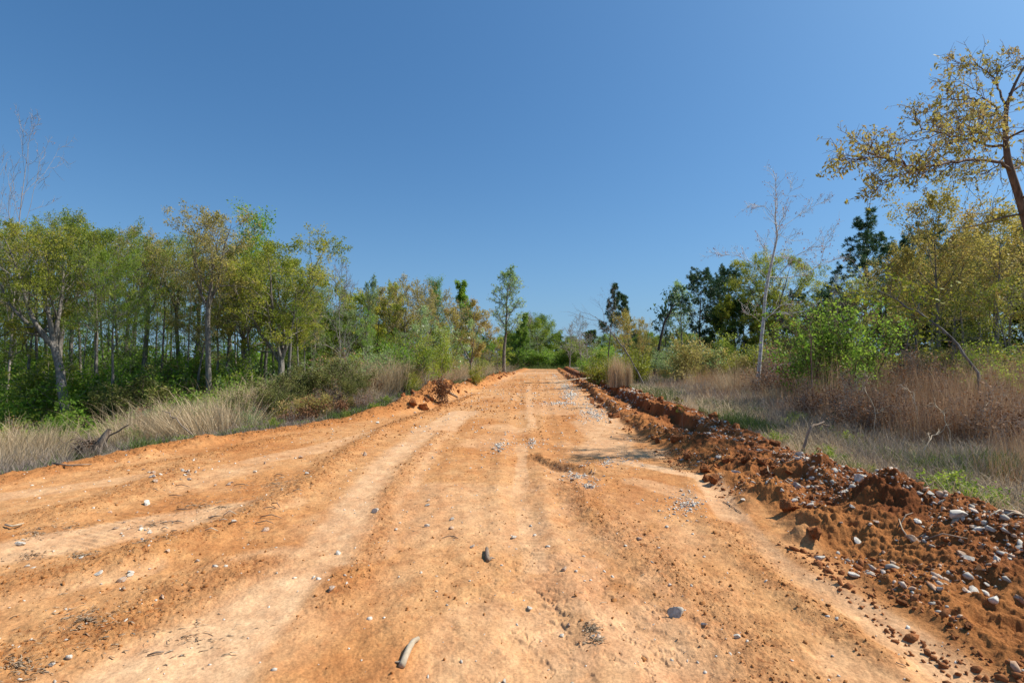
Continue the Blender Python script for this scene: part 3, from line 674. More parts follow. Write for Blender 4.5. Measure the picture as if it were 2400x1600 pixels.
# --- right side
place('bare_b', 1362, 62, 732, "round bare tree right of the road end", "tree", rot=1.3, wide=1.2)
place('bare_b', 1335, 66, 752, "bare forked tree nearest the road end on its right", "tree", rot=3.9, wide=1.1)
place('bare_b', 1375, 50, 775, "low bare tree with arching limbs in front of the round bare tree", "tree", rot=5.2, wide=1.3)
place('pine_thin', 1422, 33, 664, "thin leaning young pine with needle tufts right of the road", "tree", rot=.5, wide=.8, tilt=(1.5, 0))
place('bare_a', 1445, 30, 655, "dead fine-twigged tree beside the thin leaning pine", "tree", rot=1.5, wide=.65, tilt=(2, 0))
place('pine_thin', 1480, 38, 690, "small pine with dark rounded tip behind the pale yellow tree", "tree", rot=2.5, wide=.9)
place('sparse_oak', 1465, 27, 725, "small pale yellow-leaved tree behind the upright dry grass clump", "tree", rot=.9, wide=.8)
place('sparse_oak', 1505, 31, 742, "thin pale tree right of the pale yellow-leaved one", "tree", rot=3.9, wide=.7)
place('poplar', 1600, 45, 652, "pale green slender-crowned tree left of the right-hand pines", "tree", rot=2.9, wide=1.25)
place('thin_b', 1635, 44, 690, "pale green thin tree between the slender-crowned tree and the pines", "tree", rot=1.9, wide=1.0)
place('pine_b', 1562, 48, 722, "low dark pine leaning under the pale green slender-crowned tree", "tree", rot=1.0, wide=.8, tilt=(12, 0))
place('pine_b', 1642, 40, 630, "first dark pine of the right-hand wood, flat-topped", "tree", rot=2.0, wide=1.0)
place('pine_b', 1680, 43, 640, "dark pine second from the left in the right-hand wood", "tree", rot=4.0, wide=1.0)
place('pine_b', 1722, 41, 612, "tallest dark pine left of the pale-barked tree", "tree", rot=5.4, wide=1.0)
place('dark_olive', 1700, 37, 690, "dull green broad tree in front of the tallest left pine", "tree", rot=.4, wide=.8)
place('oak_fork', 1815, 36, 574, "dense olive-yellow oak directly behind the pale-barked tree", "tree", rot=2.0, wide=1.0)

for i, (px, d, py, w) in enumerate([(1870, 50, 672, 1), (1912, 48, 678, .9), (1955, 52, 668, 1), (1800, 52, 680, 1), (2090, 44, 560, 1), (2150, 42, 530, 1.0), (2230, 44, 560, 1.1), (2320, 40, 540, 1.1)]):
    place('pine_b', px, d, py, "dark pine standing in the line behind the right-hand field", "tree", "dark pines behind the right-hand field", wide=w)
place('pine_a', 2035, 27, 498, "pointed pine standing above the bright green saplings, sky all round its top", "tree", rot=3.0, wide=1.05)
place('bare_b', 1958, 30, 618, "blue-green thin-leaved tree left of the pointed pine", "tree", rot=3.6, wide=.6)
place('sparse_oak', 2205, 19, 432, "tall thin oak with sparse yellow young leaves, left of the overhanging oak", "tree", rot=.5, wide=.95)
place('sparse_oak', 2330, 17, 470, "thin oak with sparse yellow leaves behind the trunk of the overhanging oak", "tree", rot=2.9, wide=1.1)
place('sparse_oak', 2445, 18, 480, "yellow-leaved thin oak cut by the right edge", "tree", rot=4.2, wide=1.1)
for i, (px, d, py) in enumerate([(2075, 21, 600), (2150, 20, 560), (2185, 23, 590), (2265, 19, 520), (2300, 22, 540), (2365, 19, 500), (2420, 21, 520), (2470, 18, 540), (2015, 24, 640), (2230, 24, 600)]):
    place(['tall_c', 'sparse_oak', 'tall_a'][i % 3], px, d, py, "slim open-crowned tree in the yellow-leaved group behind the overhanging oak", "tree", "slim trees behind the overhanging oak", wide=.9)
place('near_fill', 2120, 22, 640, "low branching tree with yellow-green sprays behind the saplings", "tree", rot=1.0, wide=1.0)
place('near_fill', 2240, 17, 660, "branching tree with horizontal yellow-green sprays right of the saplings", "tree", rot=2.0, wide=1.0)
place('near_fill', 2370, 15, 640, "branching yellow-green tree at the right edge under the overhanging oak", "tree", rot=4.0, wide=1.0)
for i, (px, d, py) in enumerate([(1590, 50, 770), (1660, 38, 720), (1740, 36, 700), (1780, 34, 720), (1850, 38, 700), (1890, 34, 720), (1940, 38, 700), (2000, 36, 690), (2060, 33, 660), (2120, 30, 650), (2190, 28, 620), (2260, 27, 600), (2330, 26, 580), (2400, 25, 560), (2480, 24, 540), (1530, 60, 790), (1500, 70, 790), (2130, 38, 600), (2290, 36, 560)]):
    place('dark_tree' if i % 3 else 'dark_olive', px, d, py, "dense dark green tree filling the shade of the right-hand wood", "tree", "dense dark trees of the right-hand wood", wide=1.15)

# --- filling of the left wood
k = 0
for i in range(38):
    px = -160 + i * 30 + RG.uniform(-12, 12)
    d = RG.uniform(25, 46) if i % 2 else RG.uniform(24, 34)
    key = ['thin_a', 'thin_c', 'thin_b', 'thin_a', 'thin_c'][i % 5]
    py = np.interp(px, [-100, 100, 500, 700, 900, 1200], [600, 640, 650, 690, 730, 795]) + RG.uniform(-20, 70)
    place(key, px, d, py, "slim green-leaved tree deep inside the left wood", "tree", "slim trees deep inside the left wood", wide=RG.uniform(.8, 1.15))
for i, px in enumerate([-100, -30, 10, 85, 165, 212, 280, 312, 365, 400, 465, 515, 590, 680, 715, -60, 30, 60, 110, 140, 195, 245, 295, 350, 380, 415, 440, 475, 540, 555, 610, 625, 645, 700, 735]):
    d = RG.uniform(23, 33)
    place(['tall_a', 'tall_b', 'tall_c'][i % 3], px, d, np.interp(px, [-60, 150, 300, 600, 740], [480, 500, 530, 560, 625]) + RG.uniform(-5, 45), "slim clean-stemmed oak standing among the larger oaks of the left wood", "tree", "slim oaks of the left wood", wide=RG.uniform(.8, 1.1))
for i in range(12):
    px = 700 + i * 38 + RG.uniform(-15, 15); d = RG.uniform(30, 48)
    while Le(d) - at(px, HORIZON, d)[0] < 2.8 and d < 75: d += 2
    place(['dark_olive', 'round_green', 'dark_olive', 'round_brown'][i % 4], px, d, np.interp(px, [700, 1150], [715, 785]) + RG.uniform(-12, 30),
          "mid-height bushy tree filling the left treeline", "tree", "bushy mid-height trees of the left treeline", wide=RG.uniform(.9, 1.2))
for i in range(16):
    px = 1120 + i * 34; d = RG.uniform(92, 130)
    place(['round_green', 'dark_olive', 'dark_tree'][i % 3], px, d, 785 + RG.uniform(-15, 20), "low hazy green tree of the far treeline beyond the road end", "tree", "far trees beyond the road end", wide=1.5)

# --- big overhanging oak at the right edge: own limbs, drooping young leaves
def overhang_oak():
    rng = np.random.default_rng(5); tb = Tubes(); LC = []
    D0 = 10.5
    def P3(px, py, d): return at(px, py, d)
    base = at(2560, 900, D0); base[2] = Hz(base[0], base[1]) - .2
    tr = np.array([base, P3(2500, 780, D0), P3(2432, 620, D0), P3(2405, 520, D0), P3(2385, 450, D0), P3(2362, 380, D0), P3(2356, 320, D0), P3(2358, 250, D0), P3(2375, 205, D0), P3(2395, 165, D0), P3(2415, 135, D0)])
    def smooth(P, k=4):
        P = np.array(P); t = np.linspace(0, len(P) - 1, (len(P) - 1) * k + 1); Q = np.stack([np.interp(t, np.arange(len(P)), P[:, i]) for i in range(3)], 1)
        for _ in range(2): Q[1:-1] = .25 * Q[:-2] + .5 * Q[1:-1] + .25 * Q[2:]
        return Q
    Q = smooth(tr); tb.add(Q, np.interp(np.linspace(0, 1, len(Q)), [0, .1, .5, .6, 1], [.12, .085, .062, .045, .010]), 10)
    limbs = [
     ([(2368, 400, 0), (2340, 375, -.3), (2260, 372, -.7), (2200, 388, -1.0), (2150, 395, -1.2), (2105, 378, -1.4), (2065, 370, -1.5), (2020, 368, -1.6), (1965, 375, -1.7)], .045),
     ([(2150, 395, -1.2), (2110, 410, -1.4), (2075, 430, -1.5), (2045, 445, -1.6)], .018),
     ([(2120, 385, -1.3), (2080, 360, -1.0), (2040, 345, -.9), (2020, 340, -.8)], .014),
     ([(2358, 345, 0), (2300, 338, .3), (2250, 322, .5), (2200, 313, .6), (2150, 300, .8), (2145, 260, .8)], .04),
     ([(2250, 322, .5), (2200, 350, .3), (2160, 372, .2), (2130, 395, 0)], .014),
     ([(2200, 313, .6), (2150, 330, .8), (2110, 335, 1.), (2075, 345, 1.1)], .014),
     ([(2357, 290, 0), (2330, 250, -.3), (2290, 225, -.6), (2240, 240, -.7), (2215, 220, -.8)], .03),
     ([(2356, 260, 0), (2340, 200, .3), (2325, 178, .6), (2300, 158, .6), (2268, 150, .7), (2245, 150, .7)], .03),
     ([(2335, 200, .4), (2350, 165, .5), (2375, 140, .6)], .016),
     ([(2366, 220, 0), (2430, 185, .3), (2480, 150, .5)], .03), ([(2358, 330, 0), (2430, 290, -.4), (2520, 250, -.7)], .035),
     ([(2365, 400, 0), (2440, 360, .5), (2540, 330, .9)], .035), ([(2300, 225, -.5), (2270, 200, -.5), (2235, 180, -.4)], .012),
     ([(2290, 338, .3), (2260, 290, .2), (2230, 265, .1), (2190, 262, .1)], .016),
     ([(2340, 260, -.2), (2300, 280, .4), (2250, 270, .9), (2210, 290, 1.2)], .02),
     ([(2390, 470, 0), (2440, 430, -.5), (2500, 400, -.9)], .03),
     ([(2360, 330, 0), (2330, 300, -1.0), (2290, 300, -1.8), (2240, 330, -2.3)], .02),
     ([(2362, 360, 0), (2310, 410, 1.2), (2260, 400, 2.0)], .02),
    ]
    for pts, r in limbs:
        r = r * .75; P = smooth([P3(a, b, D0 + c) for a, b, c in pts], 4); P[1:-1] += rng.normal(0, .02, P[1:-1].shape)
        tb.add(P, np.linspace(r, r * .22, len(P)), 6)
        n = len(P); Ln = np.sum(np.linalg.norm(np.diff(P, axis=0), axis=1))
        m = max(6, int(Ln / .085))
        for i in range(m):
            t = .16 + .84 * (i + rng.random()) / m; p = interp(P, t); d = norm(interp(P, min(t + .1, 1)) - interp(P, t - .1))
            B, E = walk(rng, p, side(rng, d, math.radians(42 + rng.normal(0, 10))), rng.uniform(.3, .75) * (1.15 - .4 * t), 5, .03, .10)
            tb.add(B, np.linspace(r * .2 + .003, .0025, 6), 3)
            for j in range(5):
                t2 = .2 + .8 * (j + rng.random()) / 5; q = interp(B, t2)
                G, _ = walk(rng, q, side(rng, E[int(t2 * 5)], .8), rng.uniform(.08, .25), 2, .02, .2); tb.add(G, [.004, .003, .002], 3)
                if rng.random() < .82:
                    for _ in range(rng.integers(3, 9)): LC.append(interp(G, rng.uniform(.5, 1.1)) + rng.normal(0, .028, 3) + [0, 0, -.02])
    for i in range(12):     # bare hanging vines below the crown
        B, _ = walk(rng, P3(rng.uniform(2200, 2400), rng.uniform(380, 440), D0 + rng.uniform(-.6, .3)), (rng.normal(0, .5), 0, -1), rng.uniform(.5, 1.3), 8, 0, .25); tb.add(B, np.full(9, .004), 3)
    B, _ = walk(rng, P3(2400, 500, D0), (-.8, 0, -.15), 1.6, 8, -.05, .12); tb.add(B, np.linspace(.02, .005, 9), 4)
    root = obj("overhanging_oak_tree", None); root.location = tuple(base)
    tm = tb.mesh("oak_trunk", M['bark_brown']); tm.transform(Matrix.Translation(-Vector(base))); obj("trunk", tm, root)
    C = np.array(LC) - base; V, F = leaf_quads(rng, C, .068, .42, 1.1)
    obj("crown", mesh("oak_leaves", V, [F], M['l_orange'], False, {"tint": tint_for(rng, C, 1.6, .35, 8)}), root)
    tag(root, "large oak at the right edge, its long limb of drooping golden leaves reaching over sky", "tree")
overhang_oak()

def field_birch():
    rng = np.random.default_rng(15); tb = Tubes(); LC = []; D0 = 17.5
    def path(p, k=4):
        P = np.array([at(a, b, D0 + c) for a, b, c in p]); t = np.linspace(0, len(P) - 1, (len(P) - 1) * k + 1)
        Q = np.stack([np.interp(t, np.arange(len(P)), P[:, i]) for i in range(3)], 1); Q[1:-1] = .25 * Q[:-2] + .5 * Q[1:-1] + .25 * Q[2:]; return Q
    T0 = path([(1774, 925, 0), (1780, 852, 0), (1785, 790, 0), (1790, 744, 0), (1793, 695, 0), (1801, 649, 0), (1812, 600, 0), (1822, 553, 0), (1817, 515, 0), (1819, 470, 0), (1818, 422, 0)])
    T0[0, 2] = Hz(T0[0, 0], T0[0, 1]) - .15; base = T0[0].copy()
    tb.add(T0, np.interp(np.linspace(0, 1, len(T0)), [0, .1, .5, .75, 1], [.085, .062, .046, .028, .007]), 9)
    limbs = [([(1801, 649, 0), (1849, 651, .2), (1887, 641, .4), (1926, 618, .6), (1975, 601, .8)], .028), ([(1922, 620, .6), (1930, 590, .6), (1936, 568, .5), (1960, 530, .4)], .013),
      ([(1798, 675, 0), (1822, 649, -.3), (1864, 599, -.7), (1900, 582, -.9), (1933, 570, -1.1)], .02), ([(1791, 752, 0), (1805, 738, -.1), (1820, 731, -.2), (1857, 733, -.4), (1912, 724, -.6)], .03),
      ([(1806, 738, -.1), (1830, 714, .2), (1852, 702, .4)], .012), ([(1798, 652, 0), (1772, 622, .3), (1738, 600, .5), (1696, 597, .7), (1672, 591, .8)], .014),
      ([(1823, 540, 0), (1864, 511, .3), (1895, 488, .5), (1935, 471, .6)], .014), ([(1818, 515, 0), (1795, 484, -.2), (1770, 480, -.4), (1757, 478, -.5)], .012),
      ([(1819, 480, 0), (1849, 454, .2), (1858, 440, .2)], .009), ([(1822, 548, 0), (1845, 560, -.5), (1862, 563, -.9)], .010), ([(1814, 600, 0), (1840, 601, .6), (1872, 614, 1.1)], .010),
      ([(1806, 630, 0), (1800, 600, .8), (1790, 560, 1.4)], .010), ([(1820, 560, 0), (1828, 520, -.7), (1840, 500, -1.2)], .011), ([(1789, 760, 0), (1765, 740, -.3), (1750, 728, -.5)], .008)]
    for p, r in limbs:
        r = r * .7; Q = path(p); tb.add(Q, np.linspace(r, r * .25, len(Q)), 6); n = len(Q); Ln = np.sum(np.linalg.norm(np.diff(Q, axis=0), axis=1)); m = max(5, int(Ln / .16))
        for i in range(m):
            t = .3 + .7 * (i + rng.random()) / m; d = norm(interp(Q, min(t + .1, 1)) - interp(Q, t - .1))
            B, E = walk(rng, interp(Q, t), side(rng, d, .65), rng.uniform(.25, .8) * (1.1 - .4 * t), 5, .08, .16); tb.add(B, np.linspace(.007, .0035, 6), 3)
            for j in range(4):
                G, _ = walk(rng, interp(B, .2 + .8 * rng.random()), side(rng, E[3], .7), rng.uniform(.1, .3), 2, .05, .15); tb.add(G, [.004, .0035, .003], 3)
                for _ in range(rng.poisson(1.3)): LC.append(G[-1] + rng.normal(0, .03, 3))
    for i in range(26):
        u = .62 + .38 * rng.random(); B, E = walk(rng, interp(T0, u), side(rng, (0, 0, 1.), .7), rng.uniform(.3, .8), 5, .08, .15); tb.add(B, np.linspace(.008, .0035, 6), 3)
        for j in range(4):
            G, _ = walk(rng, interp(B, .3 + .7 * rng.random()), side(rng, E[3], .7), .2, 2, .05, .15); tb.add(G, [.004, .0035, .003], 3); LC.append(G[-1])
    root = obj("pale_barked_tree", None); root.location = tuple(base); tm = tb.mesh("pale_trunk", M['bark_pale']); tm.transform(Matrix.Translation(-Vector(base))); obj("trunk", tm, root)
    C = np.array(LC) - base; V, F = leaf_quads(rng, C, .05, .5, .4); obj("crown", mesh("red_buds", V, [F], M['l_pink'], False, {"tint": tint_for(rng, C, 1.6, .35, 8)}), root)
    tag(root, "pale-barked slender tree with bare reddish twigs standing alone in the right-hand field", "tree")
field_birch()

# --- saplings and leaning stems of the right-hand field
for i, (px, d, py, w) in enumerate([(1925, 13.5, 668, 1.0), (1985, 13.0, 700, 1.0), (1885, 14.5, 730, 1.0), (2035, 14, 720, .9)]):
    place('green_sap', px, d, py, ["tallest bright green leafy sapling behind the russet grass", "bright green sapling second tallest, right of the tallest one", "bright green sapling leftmost of the leafy clump", "thin bright green sapling rightmost of the leafy clump"][i], "sapling", "bright green saplings in the right-hand field", wide=w)
def stem_path(name, pts, r0, r1, mat, label, cat, group=None, side_n=6, leafkind=None, side_l=.5, seed=1, leafs=.08, wob=.015, lk=6):
    rng = np.random.default_rng(seed); tb = Tubes()
    P = np.array([at(a, b, d) for a, b, d in pts]); P[0, 2] = Hz(P[0, 0], P[0, 1]) - .08
    t = np.linspace(0, len(P) - 1, (len(P) - 1) * 4 + 1); Q = np.stack([np.interp(t, np.arange(len(P)), P[:, i]) for i in range(3)], 1)
    Q[1:-1] = .25 * Q[:-2] + .5 * Q[1:-1] + .25 * Q[2:]; Q[1:-1] += rng.normal(0, wob, Q[1:-1].shape)
    base = Q[0].copy(); Q = Q - base; tb.add(Q, np.linspace(r0, r1, len(Q)), 7); LC = []
    for i in range(side_n):
        u = .35 + .65 * (i + rng.random()) / side_n
        B, E = walk(rng, interp(Q, u), side(rng, norm(interp(Q, u) - interp(Q, u - .1)), .8), side_l * rng.uniform(.5, 1.2), 5, .05, .15)
        tb.add(B, np.linspace(max(r1, .006), .003, 6), 4)
        for j in range(6):
            G, _ = walk(rng, interp(B, .2 + .8 * rng.random()), side(rng, E[3], .7), rng.uniform(.1, .3) * side_l * 2, 2, 0, .2); tb.add(G, [.004, .003, .002], 3)
            if leafkind:
                for _ in range(lk): LC.append(interp(G, rng.random()) + rng.normal(0, .06 if side_l > .2 else .02, 3))
    root = obj(name, None); root.location = tuple(base); obj("trunk", tb.mesh(name + "_trunk", M[mat]), root)
    if LC:
        V, F = leaf_quads(rng, np.array(LC), leafs, .5, .2); obj("crown", mesh(name + "_leaves", V, [F], M[leafkind], False, {"tint": tint_for(rng, np.array(LC), 1.5, .3, seed)}), root)
    return tag(root, label, cat, group)
stem_path("leaning_sapling", [(2318, 935, 9.5), (2290, 870, 9.7), (2230, 790, 10), (2150, 730, 10.4), (2080, 690, 10.8), (2015, 662, 11.2)], .03, .008, 'bark', "grey sapling leaning far left from the russet grass, with yellow leaf sprays at its tip", "sapling", side_n=16, leafkind='l_yellow', side_l=.8, seed=3)
stem_path("bent_tree", [(1512, 868, 24), (1475, 835, 24.5), (1450, 800, 25), (1425, 765, 25.5), (1395, 742, 26)], .045, .012, 'bark', "bare dark tree bent in an arc to the left behind the upright dry grass clump", "tree", side_n=10, side_l=1.6, seed=4)
stem_path("fallen_leaning_pine", [(1530, 780, 36), (1555, 758, 36), (1572, 730, 36), (1578, 715, 36)], .10, .03, 'bark_dark', "dark broken pine stem tilted right against the sky", "tree", side_n=12, leafkind='l_pine', side_l=1.6, seed=6, leafs=.2)
stem_path("sapling", [(1905, 895, 11.5), (1902, 820, 11.5), (1898, 760, 11.5)], .02, .006, 'bark_brown', "thin upright bare stem in front of the leafy saplings", "sapling", seed=7, side_l=.4)
stem_path("leaning_tree", [(1770, 905, 17), (1795, 880, 17), (1830, 855, 17.2), (1868, 848, 17.5)], .03, .012, 'twig', "fallen pale branch propped right of the pale-barked tree", "branch", seed=9, side_l=.5)
stem_path("dark_branch", [(1872, 1002, 7.4), (1900, 995, 7.4), (1932, 988, 7.5)], .022, .012, 'wood_dark', "short dark curved branch lying at the edge of the field, right of the rubble", "branch", seed=10, side_n=1, side_l=.12)
stem_path("long_pole", [(1395, 879, 33), (1345, 889, 32), (1285, 898, 31)], .05, .03, 'wood', "pale bare pole lying across the right verge near the road end", "pole", seed=11, side_n=2, side_l=.3)
stem_path("fallen_branch", [(480, 1000, 10.8), (410, 978, 11.2), (380, 962, 11.8)], .018, .006, 'wood_dark', "thin dark branch slanting out of the tan grass on the left", "branch", seed=12, side_n=4, side_l=.3)
for i, (a, b, c, d_) in enumerate([((2140, 1050), (2200, 1010), 6.6, 0), ((2260, 1000), (2330, 935), 7.6, 0), ((2160, 960), (2120, 900), 8.5, 0), ((1990, 940), (2040, 880), 9.5, 0), ((2235, 1030), (2190, 940), 7.2, 0), ((2060, 1000), (2020, 900), 8.2, 0)]):
    stem_path("dead_branch", [(a[0], a[1], c), ((a[0] + b[0]) / 2 + 5, (a[1] + b[1]) / 2, c + .1), (b[0], b[1], c + .3)], .006, .003, 'wood', "dry pale branch sticking up out of the russet grass", "branch", "dry branches in the russet grass", seed=20 + i, side_n=2, side_l=.2)

# ------------------------------------------------------------------ shrubs
PROTOS['s_green'] = gen_shrub("leafy_shrub", 101, 2.2, 9, 38, leafn=15, leafs=.075, leaf='l_bright')
PROTOS['s_green2'] = gen_shrub("leafy_shrub", 102, 2.4, 9, 32, leafn=14, leafs=.075, leaf='l_green', n2=7)
PROTOS['s_cedar'] = gen_shrub("cedar_shrub", 103, 2.0, 14, 34, n2=9, n3=6, leafn=20, leafs=.06, spread=.06, leaf='l_cedar', bark='bark_brown', asp=.35)
PROTOS['s_yellow'] = gen_shrub("yellow_green_shrub", 104, 1.2, 12, 40, leafn=14, leafs=.05, leaf='l_yellow')
PROTOS['s_bare'] = gen_shrub("bare_brush", 105, 1.6, 16, 35, n2=7, n3=5, leafn=2, leafs=.05, leaf='l_dead', bark='twig', r=.008)
PROTOS['s_brown'] = gen_shrub("brown_brush", 106, 1.6, 14, 36, n2=7, n3=5, leafn=8, leafs=.055, leaf='l_brown', bark='bark_brown', r=.009)
PROTOS['s_dead'] = gen_shrub("dead_leaved_shrub", 107, .8, 8, 45, leafn=7, leafs=.06, leaf='l_dead', bark='bark_brown', r=.008)
PROTOS['s_small'] = gen_shrub("small_green_weed", 108, .5, 9, 55, n2=4, n3=3, leafn=10, leafs=.035, leaf='l_green', r=.005, spread=.04)
PROTOS['s_pale'] = gen_shrub("pale_leafy_shrub", 109, 1.8, 9, 38, leafn=9, leafs=.06, leaf='l_pale')
def many(keys, n, pxr, dr, hr, label, cat, group, seed, ok=None, wide=(.9, 1.2)):
    rng = np.random.default_rng(seed)
    for i in range(n):
        for _ in range(40):
            px = rng.uniform(*pxr); d = 1 / rng.uniform(1 / dr[1], 1 / dr[0]); x = at(px, HORIZON, d)[0]
            if ok is None or ok(x, d): break
        else: continue
        place(keys[i % len(keys)], px, d, 0, label, cat, group, rot=rng.uniform(0, 6.28), wide=rng.uniform(*wide), height=rng.uniform(*hr))
many(['s_green', 's_green2', 's_green', 's_pale'], 74, (-150, 720), (21, 34), (1.6, 3.4), "bright green understory shrub between the trunks of the left wood", "shrub", "green shrubs under the left wood", 1, lambda x, y: Le(y) - x > 4)
many(['s_green2', 's_green'], 34, (-200, 760), (34, 52), (3.0, 5.0), "tall green understory shrub deep inside the left wood", "shrub", "tall shrubs deep inside the left wood", 2, None, (1.1, 1.4))
many(['s_green2', 's_green', 's_brown', 's_pale', 's_bare'], 40, (740, 1190), (19, 60), (1.2, 2.8), "mixed brush along the foot of the left treeline", "shrub", "brush along the left treeline", 3, lambda x, y: 1.3 < Le(y) - x < 9)
many(['s_bare', 's_bare', 's_brown', 's_dead'], 26, (200, 1180), (13, 40), (.5, 1.0), "low bare brush on the left verge", "shrub", "low brush on the left verge", 4, lambda x, y: .5 < Le(y) - x < 3)
place('s_cedar', 770, 17.5, 833, "largest dark cedar bush at the left road edge, left of the earth mound", "shrub", wide=1.15)
place('s_cedar', 822, 16.3, 872, "small dark cedar bush at the right end of the cedar clump", "shrub", wide=.9)
place('s_cedar', 705, 17.5, 850, "cedar bush behind the tan grass, left of the largest one", "shrub", wide=1.1)
place('s_cedar', 600, 14.6, 905, "low cedar bush leftmost at the end of the tan grass", "shrub", wide=1.3)
place('s_cedar', 655, 15.2, 893, "low cedar bush between the leftmost and the tall ones", "shrub", wide=1.2)
place('s_cedar', 370, 23, 850, "brown-green young cedar at the foot of the wood behind the tan grass", "shrub", wide=1.4)
place('s_cedar', 330, 20.5, 875, "low spreading cedar in the wood edge, left of the brown-green young cedar", "shrub", wide=1.3)
place('s_green2', 1000, 19.5, 790, "airy green bush on the left bank below the dogwood", "shrub", wide=.9)
place('s_green2', 1035, 20.5, 775, "leafy bush right of the airy one on the left bank", "shrub", wide=.7)
place('s_yellow', 960, 19, 870, "yellow-green bush on the left bank", "shrub", wide=.9)
place('s_yellow', 1115, 27, 855, "small lime green bush below the orange-leaved maple", "shrub", wide=.9)
place('s_dead', 1036, 17.6, 878, "small shrub of brown dead leaves on the left earth bank", "shrub", wide=.7)
place('s_yellow', 1400, 28, 838, "yellow-green bush left of the upright dry grass clump", "shrub", wide=1.35)
place('s_yellow', 1428, 25, 835, "yellow-green bush touching the upright dry grass clump", "shrub", wide=1.1)
place('s_yellow', 1495, 25, 830, "yellow-green bush right of the upright dry grass clump", "shrub", wide=1.2)
place('s_green', 1372, 40, 835, "green bush on the right verge near the road end", "shrub", wide=1.3)
stem_path("sprig", [(1600, 985, 10.6), (1597, 962, 10.6), (1590, 932, 10.6)], .006, .003, 'bark_brown', "thin lime green sprig at the top of the right-hand bank", "plant", side_n=9, leafkind='l_yellow', side_l=.12, seed=61, leafs=.03, wob=.006, lk=3)
okR = lambda x, y: x - Rt(y) > 5 + .05 * y
many(['s_brown', 's_pale', 's_brown', 's_yellow', 's_green2'], 46, (1340, 2000), (24, 46), (1.3, 2.8), "mixed brush behind the right-hand field", "shrub", "brush behind the right-hand field", 5, lambda x, y: x - Rt(y) > 3)
many(['s_bare', 's_brown', 's_bare'], 52, (1420, 2300), (15, 34), (.9, 1.7), "thin purplish brown brush in the right-hand field", "shrub", "thin brown brush in the right-hand field", 6, lambda x, y: x - Rt(y) > 3.2)
many(['s_bare', 's_green2', 's_bare', 's_brown'], 30, (1950, 2560), (11, 18), (.9, 1.7), "leafy brush under the yellow-leaved trees at right", "shrub", "leafy brush at the right edge", 7, lambda x, y: x - Rt(y) > 6)
many(['s_green', 's_green2'], 26, (1190, 1420), (74, 92), (2.0, 4.5), "green bush at the foot of the trees where the road ends", "shrub", "bushes at the road end", 8, lambda x, y: y > 76 or x > Rt(y), (1.4, 2.0))
many(['s_bare'], 30, (1880, 2450), (7.5, 14), (.5, 1.15), 'tangled bare reddish brush among the russet grass', 'shrub', 'tangled brush among the russet grass', 17, lambda x, y: x - Rt(y) > 1.8)
many(['s_green', 's_bare', 's_pale', 's_brown'], 30, (-60, 640), (12.5, 19), (.5, 1.1), 'low green and brown brush growing through the tan grass on the left', 'shrub', 'brush in the left tan grass', 18, lambda x, y: Le(y) - x > 2.2 and abs(x / y * 1200 + 1200 - 225) > 75, (.8, 1.2))
many(['s_small'], 40, (0, 1150), (10, 24), (.15, .32), "small green weed on the left verge", "plant", "green weeds on the left verge", 9, lambda x, y: .15 < Le(y) - x < 2.0)
many(['s_small'], 34, (1500, 2500), (4.5, 13), (.12, .38), "small green weed at the edge of the right-hand field", "plant", "green weeds on the right verge", 10, lambda x, y: .05 < x - Rt(y) < 2.2)

# ------------------------------------------------------------------ grass
for i in range(3):
    PROTOS['gt%d' % i] = grass_clump("tan_grass_clump", 200 + i, .95, .22, 300, 'g_tan', .006, .15, .7, (.22, 0))
    PROTOS['gr%d' % i] = grass_clump("russet_grass_clump", 210 + i, 1.1, .12, 90, 'g_red', .0038, .10, .35, og=.45)
PROTOS['gu'] = grass_clump("upright_grass_clump", 220, 1.25, .20, 900, 'g_tan', .010, .05, .12, og=.12)
place('gu', 1448, 21.5, 852, "dense upright clump of pale dry grass standing alone on the right verge", "grass clump", wide=1.0)
place('gu', 1474, 21.3, 862, "lower pale dry grass clump just right of the tall upright one", "grass clump", wide=.5)
many(['gt0', 'gt1', 'gt2'], 50, (-60, 600), (12, 19), (.5, 1.0), "pale tan grass clump leaning right in the strip before the left wood", "grass clump", "tan grass clumps before the left wood", 11, lambda x, y: 2.4 < Le(y) - x < 8 and abs(x / y * 1200 + 1200 - 225) > 75, (1.1, 1.5))
many(['gt0', 'gt1', 'gt2'], 22, (560, 720), (17, 24), (.9, 1.3), "pale grass clump behind the cedar bushes", "grass clump", "pale grass behind the cedars", 12, lambda x, y: Le(y) - x > 2, (1.2, 1.6))
many(['gt0', 'gt1', 'gt2'], 34, (835, 1000), (19, 25), (1.0, 1.4), "pale grass clump on the left bank between cedars and dogwood", "grass clump", "pale grass on the left bank", 13, lambda x, y: 1.2 < Le(y) - x < 6, (1.2, 1.6))
many(['gr0', 'gr1', 'gr2'], 84, (1850, 2480), (7, 15), (.55, 1.25), "tall russet dry grass clump in the right-hand field", "grass clump", "russet grass clumps in the right-hand field", 14, lambda x, y: x - Rt(y) > 2.0, (.7, 1.3))
many(['gr0', 'gt2', 'gr2'], 46, (1500, 1950), (11, 30), (.5, 1.0), "dry grass clump scattered over the right-hand field", "grass clump", "scattered dry grass clumps, right-hand field", 15, lambda x, y: x - Rt(y) > 2.8, (.6, .9))
many(['gr0', 'gt0'], 26, (1040, 1200), (28, 62), (.7, 1.3), "brown dry grass clump along the far left bank", "grass clump", "dry grass along the far left bank", 16, lambda x, y: .6 < Le(y) - x < 4, (1.2, 1.8))

